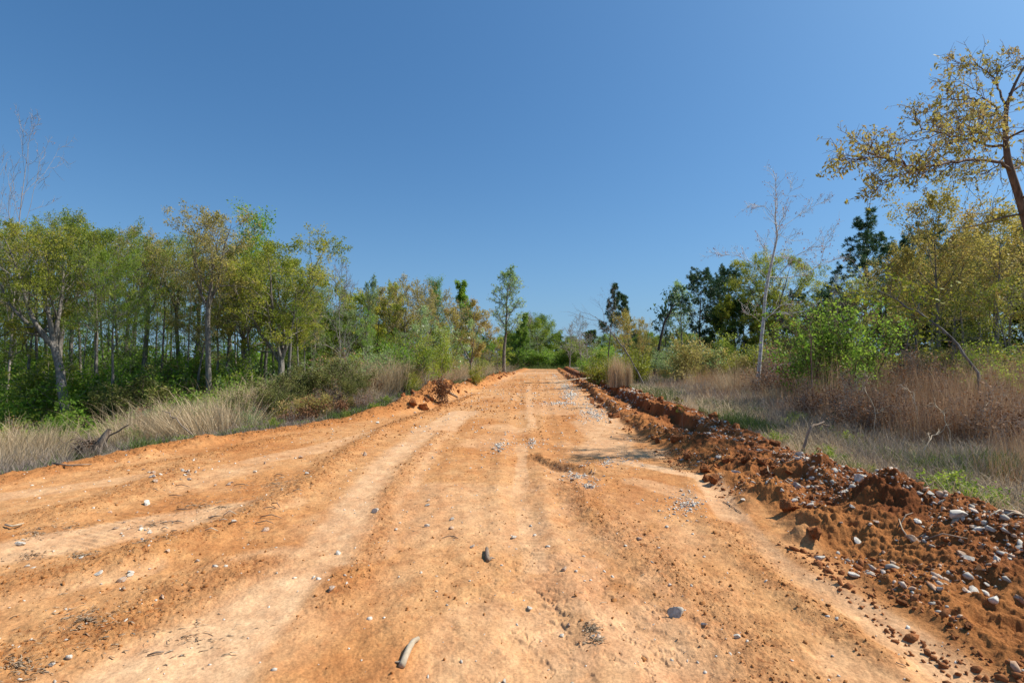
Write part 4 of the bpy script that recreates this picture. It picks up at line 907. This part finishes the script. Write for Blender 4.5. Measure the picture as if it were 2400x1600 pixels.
def scatter(rng, n, ok, dens_pow=2.0, dmin=3, dmax=60, th=(-48, 48)):
    X = []; Y = []; c = 0
    while c < n:
        t = np.radians(rng.uniform(th[0], th[1], n)); u = rng.random(n)
        if dens_pow == 2: d = dmin * (dmax / dmin) ** u
        else: d = (dmin ** (2 - dens_pow) + u * (dmax ** (2 - dens_pow) - dmin ** (2 - dens_pow))) ** (1 / (2 - dens_pow))
        x = d * np.tan(t); k = ok(x, d); X.append(x[k]); Y.append(d[k]); c += int(k.sum())
        if k.sum() == 0: break
    x = np.concatenate(X)[:n]; y = np.concatenate(Y)[:n]
    return np.stack([x, y, gz(x, y)], 1)
def grass_field(name, n, ok, h, w, mat, label, seed, spl=.25, curl=.4, dmin=3, dmax=60, hmod=None, lean=(0, 0), th=(-48, 48)):
    rng = np.random.default_rng(seed); P = scatter(rng, n, ok, 2, dmin, dmax, th); P[:, 2] -= .01
    sc = np.clip(P[:, 1] / 8, 1, 5)
    hh = h * (1 + .45 * fbm(P[:, 0] * .8, P[:, 1] * .8, seed, 3)) * rng.choice([.5, .8, 1.2], len(P), p=[.4, .4, .2])
    if hmod: hh = hh * hmod(P[:, 0], P[:, 1])
    V, F, A = blades(rng, P, hh, w * sc, lean, spl, curl)
    o = obj(name, mesh(name, V, F, M[mat], False, A)); o["kind"] = "stuff"; tag(o, label, "grass")
patch = lambda x, y, s, sc, lo: vn(x * sc, y * sc, s) > lo
grass_field("grey_dry_grass", 130000, lambda x, y: (x - Rt(y) > -.05 + .5 * sst(3, 8, y) * 0 + .22 * vn(x * 1.5, y * 1.5, 7)) & (x - Rt(y) < 22) & (y < ROAD_END + 2) & patch(x, y, 19, 1.3, -.55), .28, .0042, 'g_grey', "low purplish grey dry grass covering the right-hand field", 301, .34, .5, 3.2, 60,
            lambda x, y: .35 + .75 * sst(.0, 1.6, x - Rt(y)), th=(0, 50))
grass_field("low_tan_grass", 80000, lambda x, y: (x - Rt(y) > .0) & (x - Rt(y) < 14) & patch(x, y, 12, .9, -.35), .24, .0045, 'g_tan', "short matted straw grass in the right-hand field", 302, .7, .8, 3.2, 45, th=(0, 50))
grass_field("green_grass", 80000, lambda x, y: (((x - Rt(y) > -.02) & (x - Rt(y) < 3.5)) | ((Le(y) - x > .1) & (Le(y) - x < 5))) & patch(x, y, 13, 1.1, .0) & (y < ROAD_END + 8), .17, .006, 'g_green', "short green grass coming up through the dry verge", 303, .4, .6, 3.4, 60)
grass_field("left_grey_grass", 60000, lambda x, y: (Le(y) - x > .12 + .2 * vn(x, y, 8)) & (Le(y) - x < 6) & ~((np.abs(x / y * 1200 + 1200 - 225) < 55) & (y < 10.5)), .26, .005, 'g_grey', "low grey dry grass along the left verge", 304, .4, .5, 7, 60, lambda x, y: .4 + .7 * sst(.1, 1.4, Le(y) - x), th=(-50, 3))
grass_field("left_tan_grass", 38000, lambda x, y: (Le(y) - x > 1.3) & (Le(y) - x < 9) & patch(x, y, 15, .5, -.1) & (np.abs(x / y * 1200 + 1200 - 225) > 60), .38, .0055, 'g_tan', "pale tan dry grass leaning right before the left wood", 305, .2, .7, 9, 40, lean=(.25, 0), th=(-52, 0))
grass_field("russet_grass", 26000, lambda x, y: (x - Rt(y) > 1.3) & (x - Rt(y) < 14) & patch(x, y, 17, .9, .0), .62, .0034, 'g_red', "thin upright russet grass stems in the right-hand field", 306, .16, .4, 5.5, 35, lambda x, y: .5 + .6 * sst(1.5, 4, x - Rt(y)), th=(8, 50))
grass_field("road_end_grass", 30000, lambda x, y: (y > ROAD_END - 1) & (x > -14) & (x < 26), .5, .005, 'g_green', "green grass growing across the end of the road", 307, .3, .5, 70, 92, th=(-12, 18))
# leaf-strewn ground cover in the woods
def leafcloud(name, n, ok, zr, size, mat, label, seed, dmin, dmax, th, lump=.5):
    rng = np.random.default_rng(seed); P = scatter(rng, n, ok, 2, dmin, dmax, th)
    hh = zr * np.clip(.45 + .9 * fbm(P[:, 0] * lump, P[:, 1] * lump, seed, 3), .05, 1.5)
    P[:, 2] += hh * rng.random(n) ** .8
    V, F = leaf_quads(rng, P, 1, .6, 0); sc = np.repeat(size * np.clip(P[:, 1] / 18, .8, 3), 4)[:, None]
    V = np.repeat(P, 4, 0) + (V - np.repeat(P, 4, 0)) * sc
    o = obj(name, mesh(name, V, [F], M[mat], False, {"tint": tint_for(rng, P, .8, .35, seed)})); tag(o, label, "undergrowth", kind="stuff")
leafcloud("undergrowth", 90000, lambda x, y: (Le(y) - x > 5.5) & (Le(y) - x < 34), 1.1, .08, 'l_green', "leafy green ground cover under the left wood", 401, 15, 60, (-56, -4))
leafcloud("bright_undergrowth", 50000, lambda x, y: (Le(y) - x > 7) & (Le(y) - x < 30) & patch(x, y, 21, .35, -.1), 2.2, .085, 'l_bright', "fresh green low foliage under the left wood", 402, 18, 50, (-56, -8))
leafcloud("right_undergrowth", 70000, lambda x, y: (x - Rt(y) > 8) & (x - Rt(y) < 40), 1.6, .08, 'l_olive', "tangled low foliage under the right-hand wood", 403, 14, 60, (12, 54))
leafcloud("road_end_undergrowth", 30000, lambda x, y: (y > ROAD_END + 3) & (x > -20) & (x < 40), 2.4, .07, 'l_green', "green foliage under the trees beyond the road end", 404, 74, 120, (-14, 22))

# ------------------------------------------------------------------ stones
def rock(name, seed, sub=2, mat='stone', flat=.62, cuts=11):
    rng = np.random.default_rng(seed); bm = bmesh.new(); bmesh.ops.create_icosphere(bm, subdivisions=sub, radius=1.0)
    V = np.array([v.co[:] for v in bm.verts]); F = np.array([[v.index for v in f.verts] for f in bm.faces]); bm.free()
    for _ in range(cuts):
        n = norm(rng.normal(0, 1, 3)); d = rng.uniform(.30, .66); V -= n[None, :] * np.maximum(0, V @ n - d)[:, None]
    V *= np.array([rng.uniform(.85, 1.15), rng.uniform(.6, .85), flat * rng.uniform(.8, 1.2)]); V += rng.normal(0, .008, V.shape); V *= .95 / np.abs(V).max()
    return V, F
ROCKS = [rock("stone", 500 + i, 3, cuts=8) for i in range(9)]
ROCK_ME = [mesh("stone", v * .5, [f], M['stone'] if i % 3 != 1 else M['stone_stained']) for i, (v, f) in enumerate(ROCKS)]
LOWROCK = [rock("stone", 520 + i, 1, cuts=5) for i in range(8)]
def put_stone(x, y, s, label, group=None, k=None, rotz=None, name="stone", sink=.25):
    k = RG.integers(len(ROCK_ME)) if k is None else k
    o = bpy.data.objects.new(name, ROCK_ME[k]); S.collection.objects.link(o)
    o.location = (x, y, Hz(x, y) + s * .27 * (1 - sink * 1.6)); f = RG.uniform(.75, 1.2, 3)
    o.scale = (s * f[0], s * f[1], s * f[2]); o.rotation_euler = (RG.normal(0, .22), RG.normal(0, .22), RG.uniform(0, 6.28) if rotz is None else rotz)
    return tag(o, label, "stone", group)
# stones one can point to in the photograph: x, y, size in pixels, label
NAMED = [(1585, 1437, 34, "flat grey stone with a broken edge lying on the pale strip right of centre"), (1323, 1332, 19, "pale knobbly stone just right of the small wood stub"),
 (1240, 1425, 16, "upright egg-shaped white stone in the middle foreground"), (1726, 1490, 20, "white angular stone alone on the orange ground right of the flat grey one"),
 (778, 1379, 22, "flat pale stone at the tip of the smooth sand patch, left of centre"), (793, 1295, 17, "rounded reddish-shadowed stone above the flat pale one"),
 (1925, 1307, 25, "white stone at the foot of the right-hand rubble, largest on the smooth sand"), (1940, 1328, 18, "bluish flat stone just below the largest white one at the rubble foot"),
 (2000, 1345, 27, "wedge-shaped grey stone on the smooth sand right of the rubble foot"), (2020, 1125, 34, "largest pale boulder on top of the right-hand rubble heap"),
 (1500, 1262, 15, "pale stone near the foot of the right-hand gravel spill"), (1205, 1258, 18, "leaning pale stone right of two small ones in the middle of the road"),
 (1002, 1231, 14, "round white stone left of centre, beside a reddish one"), (1058, 1236, 13, "grey stone right of the round white one"), (1058, 1216, 13, "flat grey stone just above the grey one left of centre"),
 (1108, 1280, 15, "white stone with brown shadow above the wood stub"), (1004, 1171, 12, "flat pale stone above a round one left of centre"), (1003, 1183, 12, "round stone below the flat pale one, left of centre"),
 (880, 1197, 15, "grey-white stone on the pale sand band"), (854, 1064, 18, "white stone beside the clumpy orange ridge"), (885, 990, 12, "small white stone by the far end of the clumpy ridge"),
 (305, 1345, 20, "white stone pair partner lying before the rusty-sided one"), (285, 1358, 20, "large white stone in the left foreground below the rusty-sided one"), (307, 1340, 16, "rusty-sided grey stone in the left foreground"),
 (230, 1343, 20, "flat white stone left of the rusty-sided one"), (380, 1397, 20, "white stone in the left foreground right of the rusty-sided one"), (165, 1538, 18, "smooth white stone in the bottom left corner area"),
 (122, 1557, 14, "white stone left of the smooth one at bottom left"), (290, 1378, 16, "pale stone directly under the large white one"), (47, 1274, 22, "flat white stone at the left edge beside the dead brush"),
 (345, 1178, 20, "long white stone among the left debris"), (622, 1241, 18, "white oblong stone on the left sand track"), (548, 1220, 16, "round grey stone in the left debris"),
 (1390, 1490, 14, "pale stone right of the small tuft in the foreground"), (1333, 1462, 15, "white lump stone above the tuft of dry roots"), (1318, 1488, 15, "white stone left of the tuft of dry roots"),
 (1183, 1596, 12, "small stone cut by the bottom edge"), (1402, 1491, 17, "flat white stone right of the tuft of dry roots"), (1650, 1462, 13, "small brown-grey stone left of the white angular one"),
 (1570, 1370, 14, "small pale stone above the flat grey broken one"), (2262, 1383, 15, "white stone at the lower edge of the right-hand rubble"), (2268, 1385, 14, "pointed stone on the red soil at right"),
 (2205, 1383, 20, "brown-grey stone half buried in red soil at right"), (2390, 1400, 30, "pinkish stone cut by the right edge"), (1740, 1170, 15, "white stone right of the red clod on the right verge"),
 (1868, 1140, 24, "tall pale stone leaning on the rubble heap"), (2210, 1190, 24, "grey stone high on the right-hand rubble near the grass"), (2340, 1175, 30, "pale slab at the top right of the rubble"),
 (2385, 1195, 40, "long white slab at the right edge of the rubble"), (2140, 1265, 28, "layered tan slab on the rubble at right"), (2010, 1258, 22, "round grey stone at the front of the rubble heap"),
 (2170, 1260, 22, "pale stone right of the layered tan slab"), (2285, 1235, 24, "grey stone in the middle of the far right rubble"), (1897, 1183, 20, "grey stone low in the cleft of the rubble heap")]
nst = 0
for px, py, w, lb in NAMED:
    g = ground_at(px, py + w * .15); d = g[1]
    put_stone(g[0], g[1], w / FPX * d * 1.1, lb, None, nst % 9); nst += 1
# gravel patches: pixel centre, radii, count, size range in metres
PATCH = [((1170, 1045), (30, 24), 22, (.025, .06), "stone in the gravel patch beside the central rut", "stones of the gravel patch by the central rut"),
 ((1250, 1038), (45, 14), 16, (.025, .055), "stone in the gravel above the washed-out ledge", "stones above the washed-out ledge"),
 ((1355, 1115), (55, 20), 30, (.02, .055), "stone in the gravel spill below the washed-out ledge", "stones below the washed-out ledge"),
 ((1378, 1140), (22, 8), 12, (.03, .07), "stone in the dense pale heap right of the central rut", "stones of the dense heap"),
 ((1420, 1085), (50, 16), 14, (.02, .05), "stone scattered right of the washed-out ledge", "stones right of the washed-out ledge"),
 ((1605, 1180), (52, 38), 34, (.02, .05), "stone in the gravel spill beside the sandy channel", "stones beside the sandy channel"),
 ((1425, 990), (40, 22), 10, (.03, .07), "stone on the right track before the bank", "stones on the right track"),
 ((450, 1105), (300, 45), 34, (.025, .07), "pale stone scattered on the left side of the road", "pale stones on the left side of the road"),
 ((350, 1240), (330, 100), 20, (.02, .05), "pale chip in the left foreground", "pale chips in the left foreground")]
for c, r, n, sr, lb, gp in PATCH:
    for i in range(n):
        a = RG.uniform(0, 6.28); q = abs(RG.normal(0, .55)); g = ground_at(c[0] + math.cos(a) * q * r[0], c[1] + math.sin(a) * q * r[1])
        put_stone(g[0], g[1], 1.3 * float(np.exp(RG.uniform(math.log(sr[0]), math.log(sr[1])))), lb, gp)
for i in range(60):
    while True:
        y = 1 / RG.uniform(1 / 7.5, 1 / 3.1); s = RG.uniform(.15, 1.0); x = Rb(y) + s * (Rt(y) - Rb(y))
        if x / y < 1.02: break
    put_stone(x, y, float(np.clip(np.exp(RG.normal(math.log(.07), .35)), .04, .15)), "grey stone in the near part of the right-hand rubble bank", "stones of the near right-hand rubble bank")

def merged(name, P, sizes, protos, mat, seed, label, cat, flat=1.0):
    rng = np.random.default_rng(seed); Vs = []; Fs = []; n = 0; N = len(P)
    kind = rng.integers(len(protos), size=N)
    for k, (v, f) in enumerate(protos):
        idx = np.where(kind == k)[0]
        if not len(idx): continue
        a = rng.uniform(0, 6.28, len(idx)); ca, sa = np.cos(a)[:, None], np.sin(a)[:, None]
        sc = sizes[idx][:, None, None] * rng.uniform(.7, 1.25, (len(idx), 1, 3)) * np.array([1, 1, flat])
        v0 = v[None] * .5 * sc; tl = rng.normal(0, .35, (len(idx), 1)); v0[..., 2] += v0[..., 0] * tl
        X = v0[..., 0] * ca - v0[..., 1] * sa; Y = v0[..., 0] * sa + v0[..., 1] * ca
        W_ = np.stack([X, Y, v0[..., 2]], -1) + P[idx][:, None, :] + np.stack([0 * sizes[idx], 0 * sizes[idx], sizes[idx] * .04], 1)[:, None, :]
        Vs.append(W_.reshape(-1, 3)); nv = len(v)
        Fs.append((f[None] + (np.arange(len(idx)) * nv)[:, None, None]).reshape(-1, 3) + n); n += len(idx) * nv
    o = obj(name, mesh(name, np.vstack(Vs), [np.vstack(Fs)], mat)); return tag(o, label, cat, kind="stuff")
rng = np.random.default_rng(600)
def on_berm(n, lo=.05, hi=1.05, dmin=2.6, dmax=50):
    y = dmin * (dmax / dmin) ** rng.random(n); s = rng.uniform(lo, hi, n) ; x = Rb(y) + s * (Rt(y) - Rb(y))
    k = vn(x * 1.6, y * 1.3, 601) + .5 * vn(x * 5, y * 5, 602) > -.15; x, y = x[k], y[k]
    return np.stack([x, y, gz(x, y)], 1)
P = np.vstack([on_berm(10000), on_berm(4000, .5, 1.05, 3, 30)]); kk = rng.random(len(P)) < .55
for nm, P_, mm, lb in (('gravel', P[kk], 'stone', 'grey gravel mixed into the right-hand bank'), ('stained_gravel', P[~kk], 'stone_stained', 'clay-stained gravel half buried in the right-hand bank')):
    merged(nm, P_ - [0, 0, .004], np.clip(np.exp(rng.normal(math.log(.023), .65, len(P_))), .008, .085) * np.clip(P_[:, 1] / 9, 1, 2.0), LOWROCK, M[mm], 1, lb, 'gravel')
def px_cloud(c, r, n):
    a = rng.uniform(0, 6.28, n); q = np.abs(rng.normal(0, .6, n)); O = np.array([on_plane(c[0] + math.cos(t) * u * r[0], c[1] + math.sin(t) * u * r[1]) for t, u in zip(a, q)]); O[:, 2] = gz(O[:, 0], O[:, 1]); return O
Ps = [px_cloud(c, (r[0] * 1.2, r[1] * 1.1), n * 9) for c, r, n, *_ in PATCH[:6]]
for c, r, n in [((1340, 925), (30, 22), 500), ((1385, 965), (40, 25), 500), ((1325, 905), (22, 12), 350), ((1310, 945), (50, 5), 350), ((1400, 975), (25, 12), 250), ((1300, 880), (12, 8), 200), ((1470, 1080), (60, 20), 90)]: Ps.append(px_cloud(c, r, n))
y = 2.4 * (60 / 2.4) ** rng.random(2600); x = Le(y) + rng.random(2600) * (Rb(y) - Le(y)); Ps.append(np.stack([x, y, gz(x, y)], 1))
P = np.vstack(Ps); k = P[:, 1] < 68; P = P[k]
merged("road_gravel", P, np.clip(np.exp(rng.normal(math.log(.016), .5, len(P))), .005, .045) * np.clip(P[:, 1] / 7, 1, 3), LOWROCK, M['stone'], 2, "fine pale gravel strewn over the road", "gravel")
# clay crumbs and clods
LUMP = []
for i in range(6):
    v, f = rock("clod", 540 + i, 1, cuts=5, flat=.8); r_ = np.random.default_rng(i); v = v * (1 + r_.normal(0, .16, (len(v), 1))) * 1.2; LUMP.append((v, f))
P = on_berm(16000, -.12, 1.0, 2.5, 45); merged("clay_crumbs", P, np.clip(np.exp(rng.normal(math.log(.017), .6, len(P))), .005, .08) * np.clip(P[:, 1] / 8, 1, 2.5), LUMP, M['clod'], 3, "loose red clay crumbs on the right-hand bank", "soil crumbs")
y = 2.3 * (45 / 2.3) ** rng.random(170000); x = Le(y) - .8 + rng.random(170000) * (Rb(y) - Le(y) + .8)
_, sd, ro, bm_, vg, lb_, _, _, rd = terrain(x, y, True)
k = rng.random(len(x)) < np.clip(.02 + .5 * np.clip(rd, 0, 1) ** 1.5 + .45 * lb_ + .10 * (1 - sd) * (vn(x * 2, y * 2, 603) > 0), 0, 1) * (1 - sd) * (vg < .3)
x, y = x[k], y[k]; P = np.stack([x, y, gz(x, y)], 1)
merged("road_crumbs", P, np.clip(np.exp(rng.normal(math.log(.0095), .5, len(P))), .004, .04) * np.clip(P[:, 1] / 6, 1, 3), LUMP, M['crumb'], 4, "small orange clay crumbs on the road", "soil crumbs")
CL = []
for i in range(5):
    v, f = rock("clod", 560 + i, 4, cuts=9, flat=.8); n_ = fbm(v[:, 0] * 1.6 + i, v[:, 1] * 1.6 + v[:, 2] * 1.4, 570 + i, 6, .8); v = v * (1 + .75 * n_)[:, None]; CL.append(mesh("clay_clod", v * .62, [f], M['clod']))
def clod(x, y, s, label, group=None, k=0, sc=(1, 1, 1)):
    o = bpy.data.objects.new("clay_clod", CL[k % 5]); S.collection.objects.link(o); o.location = (x, y, Hz(x, y) + s * .12 * sc[2])
    o.scale = (s * sc[0], s * sc[1], s * sc[2]); o.rotation_euler = (RG.normal(0, .25), RG.normal(0, .25), RG.uniform(0, 6.28)); return tag(o, label, "clod", group)
for i, (px, py, w, lb) in enumerate([(993, 942, 36, "big round clay clod with shaded hollow side on the left earth mound"), (1545, 935, 24, "round clay clod standing on the right-hand bank before the grey grass"),
     (1650, 1100, 28, "red clay clod jutting over the smooth sand, below the right-hand bank"), (1925, 1072, 30, "red earth lump crowning the bank left of the rubble heap"),
     (2118, 1412, 24, "brown clod alone on the smooth sand at right"), (2270, 1465, 26, "dark clod at the foot of the red soil in the lower right"), (1905, 1250, 40, "clay clod in front of the rubble heap"), (1850, 1190, 46, "broad red clod at the left foot of the rubble heap")]):
    g = ground_at(px, py + w * .2); clod(g[0], g[1], w / FPX * g[1] * 1.05, lb, None, i)
for i in range(64):
    y = 6.0 * (45 / 6.0) ** RG.random(); far_ = y > 9
    s = RG.choice([RG.uniform(0, .3), RG.uniform(.6, 1.0)]) if far_ else RG.uniform(.0, .9)
    x = Rb(y) + s * (Rt(y) - Rb(y)); clod(x, y, RG.uniform(.08, .25) * (1.2 if far_ else .8), "red clay clod in the row along the right-hand bank", "clay clods along the right-hand bank", i)
for i in range(46):
    y = 15 * (50 / 15) ** RG.random(); x = Le(y) + RG.uniform(.0, .7); clod(x, y, RG.uniform(.12, .32), "orange clay clod along the left bank", "clay clods along the left bank", i)

# ------------------------------------------------------------------ wood on the ground
def stick(name, P, R, mat, label, cat="stick", group=None, k=8, parts=None, cap=True):
    P = np.array(P, float); base = P[0].copy(); tb = Tubes()
    R = np.array(R, float); Q = np.vstack([P[:1], P, P[-1:]]) if False else P
    d0 = norm(P[0] - P[1]); d1 = norm(P[-1] - P[-2])
    Q = np.vstack([P[0] + d0 * .001, P, P[-1] + d1 * .001]) - base; RR = np.concatenate([[R[0] * .02], R, [R[-1] * .02]])
    tb.add(Q, RR, k); root = obj(name, tb.mesh(name, M[mat])); root.location = tuple(base)
    if parts:
        for nm, pp, rr in parts:
            t2 = Tubes(); t2.add(np.array(pp) - base, rr, 6); obj(nm, t2.mesh(nm, M[mat]), root)
    return tag(root, label, cat, group)
def gp(px, py, dz=0.0):
    g = ground_at(px, py); return g + np.array([0, 0, dz])
r_ = .017
stick("weathered_branch", [gp(942, 1566, r_ * .9), gp(950, 1545, r_), gp(959, 1525, r_ * 1.05), gp(969, 1509, r_), gp(981, 1502, r_)], [.018, .0175, .017, .015, .011], 'wood',
      "thick pale weathered stick lying in the foreground with a short side stub", k=12, parts=[("side_stub", [gp(950, 1553, .02), gp(938, 1556, .012), gp(926, 1552, .004)], [.009, .007, .003])])
stick("wood_stub", [gp(1144, 1317, .018), gp(1142, 1305, .02), gp(1141, 1290, .02)], [.017, .018, .014], 'wood_dark', "short brown wood stub half buried in the middle of the road",
      parts=[("splinter", [gp(1146, 1316, .01), gp(1152, 1312, .02), gp(1160, 1311, .012)], [.008, .009, .003])])
stick("dry_twig", [gp(1036, 1262, .008), gp(1052, 1258, .012), gp(1064, 1259, .01), gp(1074, 1262, .006)], [.002, .004, .005, .003], 'wood_dark', "thin dark twig lying left of the wood stub")
stick("dry_stick", [gp(1695, 1176, .008), gp(1717, 1189, .01), gp(1738, 1203, .006)], [.004, .004, .003], 'wood_dark', "thin dark straight stick on the sand before the right-hand rubble")
stick("dry_stick", [gp(430, 1536, .01), gp(470, 1525, .012), gp(505, 1514, .008)][::-1] if False else [gp(345, 1538, .008), gp(365, 1533, .012), gp(383, 1531, .01)], [.004, .006, .004], 'wood_dark', "brown stick lying flat at the bottom left")
stick("pale_root", [gp(12, 1234, .02), gp(30, 1240, .03), gp(45, 1236, .03), gp(56, 1230, .02)], [.008, .010, .009, .005], 'wood', "curved pale root at the left edge of the road")
stick("dead_stick", [gp(125, 1094, .03), gp(160, 1096, .04), gp(215, 1092, .03)], [.012, .012, .006], 'wood_dark', "dark stick lying at the left road edge below the root ball")
stick("dry_stick", [gp(2080, 1500, .01), gp(2120, 1520, .012)] if False else [gp(2100, 1554, .006), gp(2120, 1562, .008)], [.003, .002], 'wood_dark', "tiny dark stick on the pale sand at the lower right")
stick("rotten_log", [gp(1020, 915, .06), gp(1045, 922, .1), gp(1072, 934, .06)], [.05, .06, .04], 'wood_dark', "grey broken log lying on the left earth mound")
for i in range(44):   # torn roots and sticks along the banks and in the debris
    if i % 2: px, py = RG.uniform(330, 720), RG.uniform(1110, 1260)
    else:
        y = 1 / RG.uniform(1 / 12., 1 / 3.6); x = Rb(y) + RG.uniform(.3, 1) * (Rt(y) - Rb(y)); px, py = 1200 + x / y * FPX, 0
    if py: p = ground_at(px, py)
    else: p = np.array([x, y, Hz(x, y)])
    a = RG.uniform(-.5, .6) if i % 2 else RG.uniform(0, 3.14); Ls = RG.uniform(.06, .2) if i % 2 else RG.uniform(.15, .45)
    q = [p + np.array([math.cos(a) * Ls * t, math.sin(a) * Ls * t, 0]) for t in (0, .5, 1)]
    for v in q: v[2] = Hz(v[0], v[1]) + .012
    q[1] = q[1] + RG.normal(0, Ls * .06, 3); q[1][2] = abs(q[1][2] - p[2]) + p[2] + .01
    stick("broken_stick", q, [.005, .0055, .003], 'wood_dark' if i % 3 else 'wood', "bit of broken stick in the left debris" if i % 2 else "broken root end poking from the right-hand bank", "stick", "sticks in the left debris" if i % 2 else "roots and sticks of the right-hand bank", k=5)
# litter of tiny twigs and dark plant bits
def litter(name, spots, mat, seed, label, L=(.02, .08), w=.004):
    rng = np.random.default_rng(seed); Ps = []
    for c, r, n in spots: Ps.append(px_cloud(c, r, n))
    P = np.vstack(Ps); N = len(P); a = rng.normal(.15, .5, N); Ln = rng.uniform(*L, N)[:, None]
    d = np.stack([np.cos(a), np.sin(a) , rng.normal(.08, .15, N)], 1); b = np.stack([-np.sin(a), np.cos(a), rng.normal(0, .3, N)], 1) * w * rng.uniform(.5, 1.5, (N, 1))
    up = np.array([0, 0, .006]); m = P + d * Ln * .5 + up + rng.normal(0, .006, (N, 3)) * [1, 1, .5]; e = P + d * Ln + up * .5
    V = np.stack([P + up - b, P + up + b, m - b, m + b, e - b * .5, e + b * .5, (P + m) / 2 + [0, 0, w * 1.6]], 1).reshape(-1, 3); i = np.arange(N)[:, None] * 7
    o = obj(name, mesh(name, V, [np.concatenate([i + [0, 2, 3, 1], i + [2, 4, 5, 3]]), np.concatenate([i + [0, 6, 2], i + [1, 3, 6]])], M[mat])); tag(o, label, "litter", kind="stuff")
litter("twig_litter", [((450, 1185), (81, 21), 128), ((640, 1135), (94, 33), 336), ((520, 1190), (216, 60), 336), ((355, 1232), (60, 15), 120), ((75, 1305), (47, 15), 88), ((340, 1280), (54, 21), 120), ((190, 1305), (47, 18), 96), ((80, 1255), (54, 24), 128), ((160, 1240), (81, 21), 96), ((200, 1460), (216, 90), 208), ((430, 1490), (175, 75), 96), ((40, 1570), (81, 45), 120), ((700, 1000), (202, 27), 208), ((600, 1050), (202, 27), 128), ((1385, 1475), (21, 15), 88), ((1395, 1502), (32, 9), 48), ((1000, 1180), (472, 180), 128), ((1500, 1250), (270, 180), 72)], 'litter', 701, "dark twigs and dry plant bits scattered over the sand", (.012, .05), .0028)
P = on_berm(1500, .3, 1.25, 3, 25)
rng2 = np.random.default_rng(9); V, F = leaf_quads(rng2, P + [0, 0, .012], .04, .6, -.0); tag(obj("dead_leaves", mesh("dead_leaves", V, [F], M['l_dead'], False, {"tint": np.repeat(rng2.random(len(P)), 4)})), "dead brown leaves caught along the right-hand bank", "dead leaves", kind="stuff")

# --- upturned root ball on the left verge
def root_ball():
    rng = np.random.default_rng(41); g = ground_at(225, 1062); g[2] -= .05; s = 1.3 * g[1] / FPX
    root = obj("uprooted_stump", None); root.location = tuple(g)
    tb = Tubes(); st = np.array([[-6 * s, 0, .05], [6 * s, 0, 24 * s], [16 * s, 0, 42 * s], [22 * s, .02, 54 * s]]); tb.add(st, [.11, .10, .07, .045], 9)
    obj("stump", tb.mesh("stump", M['wood_dark']), root)
    tb = Tubes(); B, _ = walk(rng, st[2] * .98, (1, .1, .25), 50 * s, 6, .05, .10); tb.add(B, np.linspace(.022, .012, 7), 6); obj("side_branch", tb.mesh("side_branch", M['wood_dark']), root)
    tb = Tubes()
    for i in range(280):
        p = np.array([rng.normal(-8, 12) * s, rng.normal(0, .10), rng.uniform(8, 40) * s]); d = norm(np.array([rng.normal(-.55, .6), rng.normal(-.3, .6), rng.normal(-.25, .6)]))
        B, _ = walk(rng, p, d, rng.uniform(.15, .5), 6, -.12, .3); tb.add(B, np.linspace(rng.uniform(.004, .014), .002, 7), 4)
    obj("root", tb.mesh("roots", M['wood_dark']), root)
    v, f = rock("soil", 800, 3, cuts=2, flat=1); v *= (1 + .25 * fbm(v[:, 0] * 2, v[:, 1] * 2 + v[:, 2], 9, 4))[:, None]; v = v * np.array([19 * s, .13, 17 * s]) + np.array([-2 * s, 0, 16 * s])
    obj("clinging_soil", mesh("clinging_soil", v, [f], M['clod'], True), root)
    tag(root, "uprooted tree stump with tangled roots and a side branch on the left verge", "stump")
root_ball()

for kx, p in PROTOS.items():            # nothing unused stays at the origin
    if p.name not in USED:
        for c in list(p.children): bpy.data.objects.remove(c)
        bpy.data.objects.remove(p)
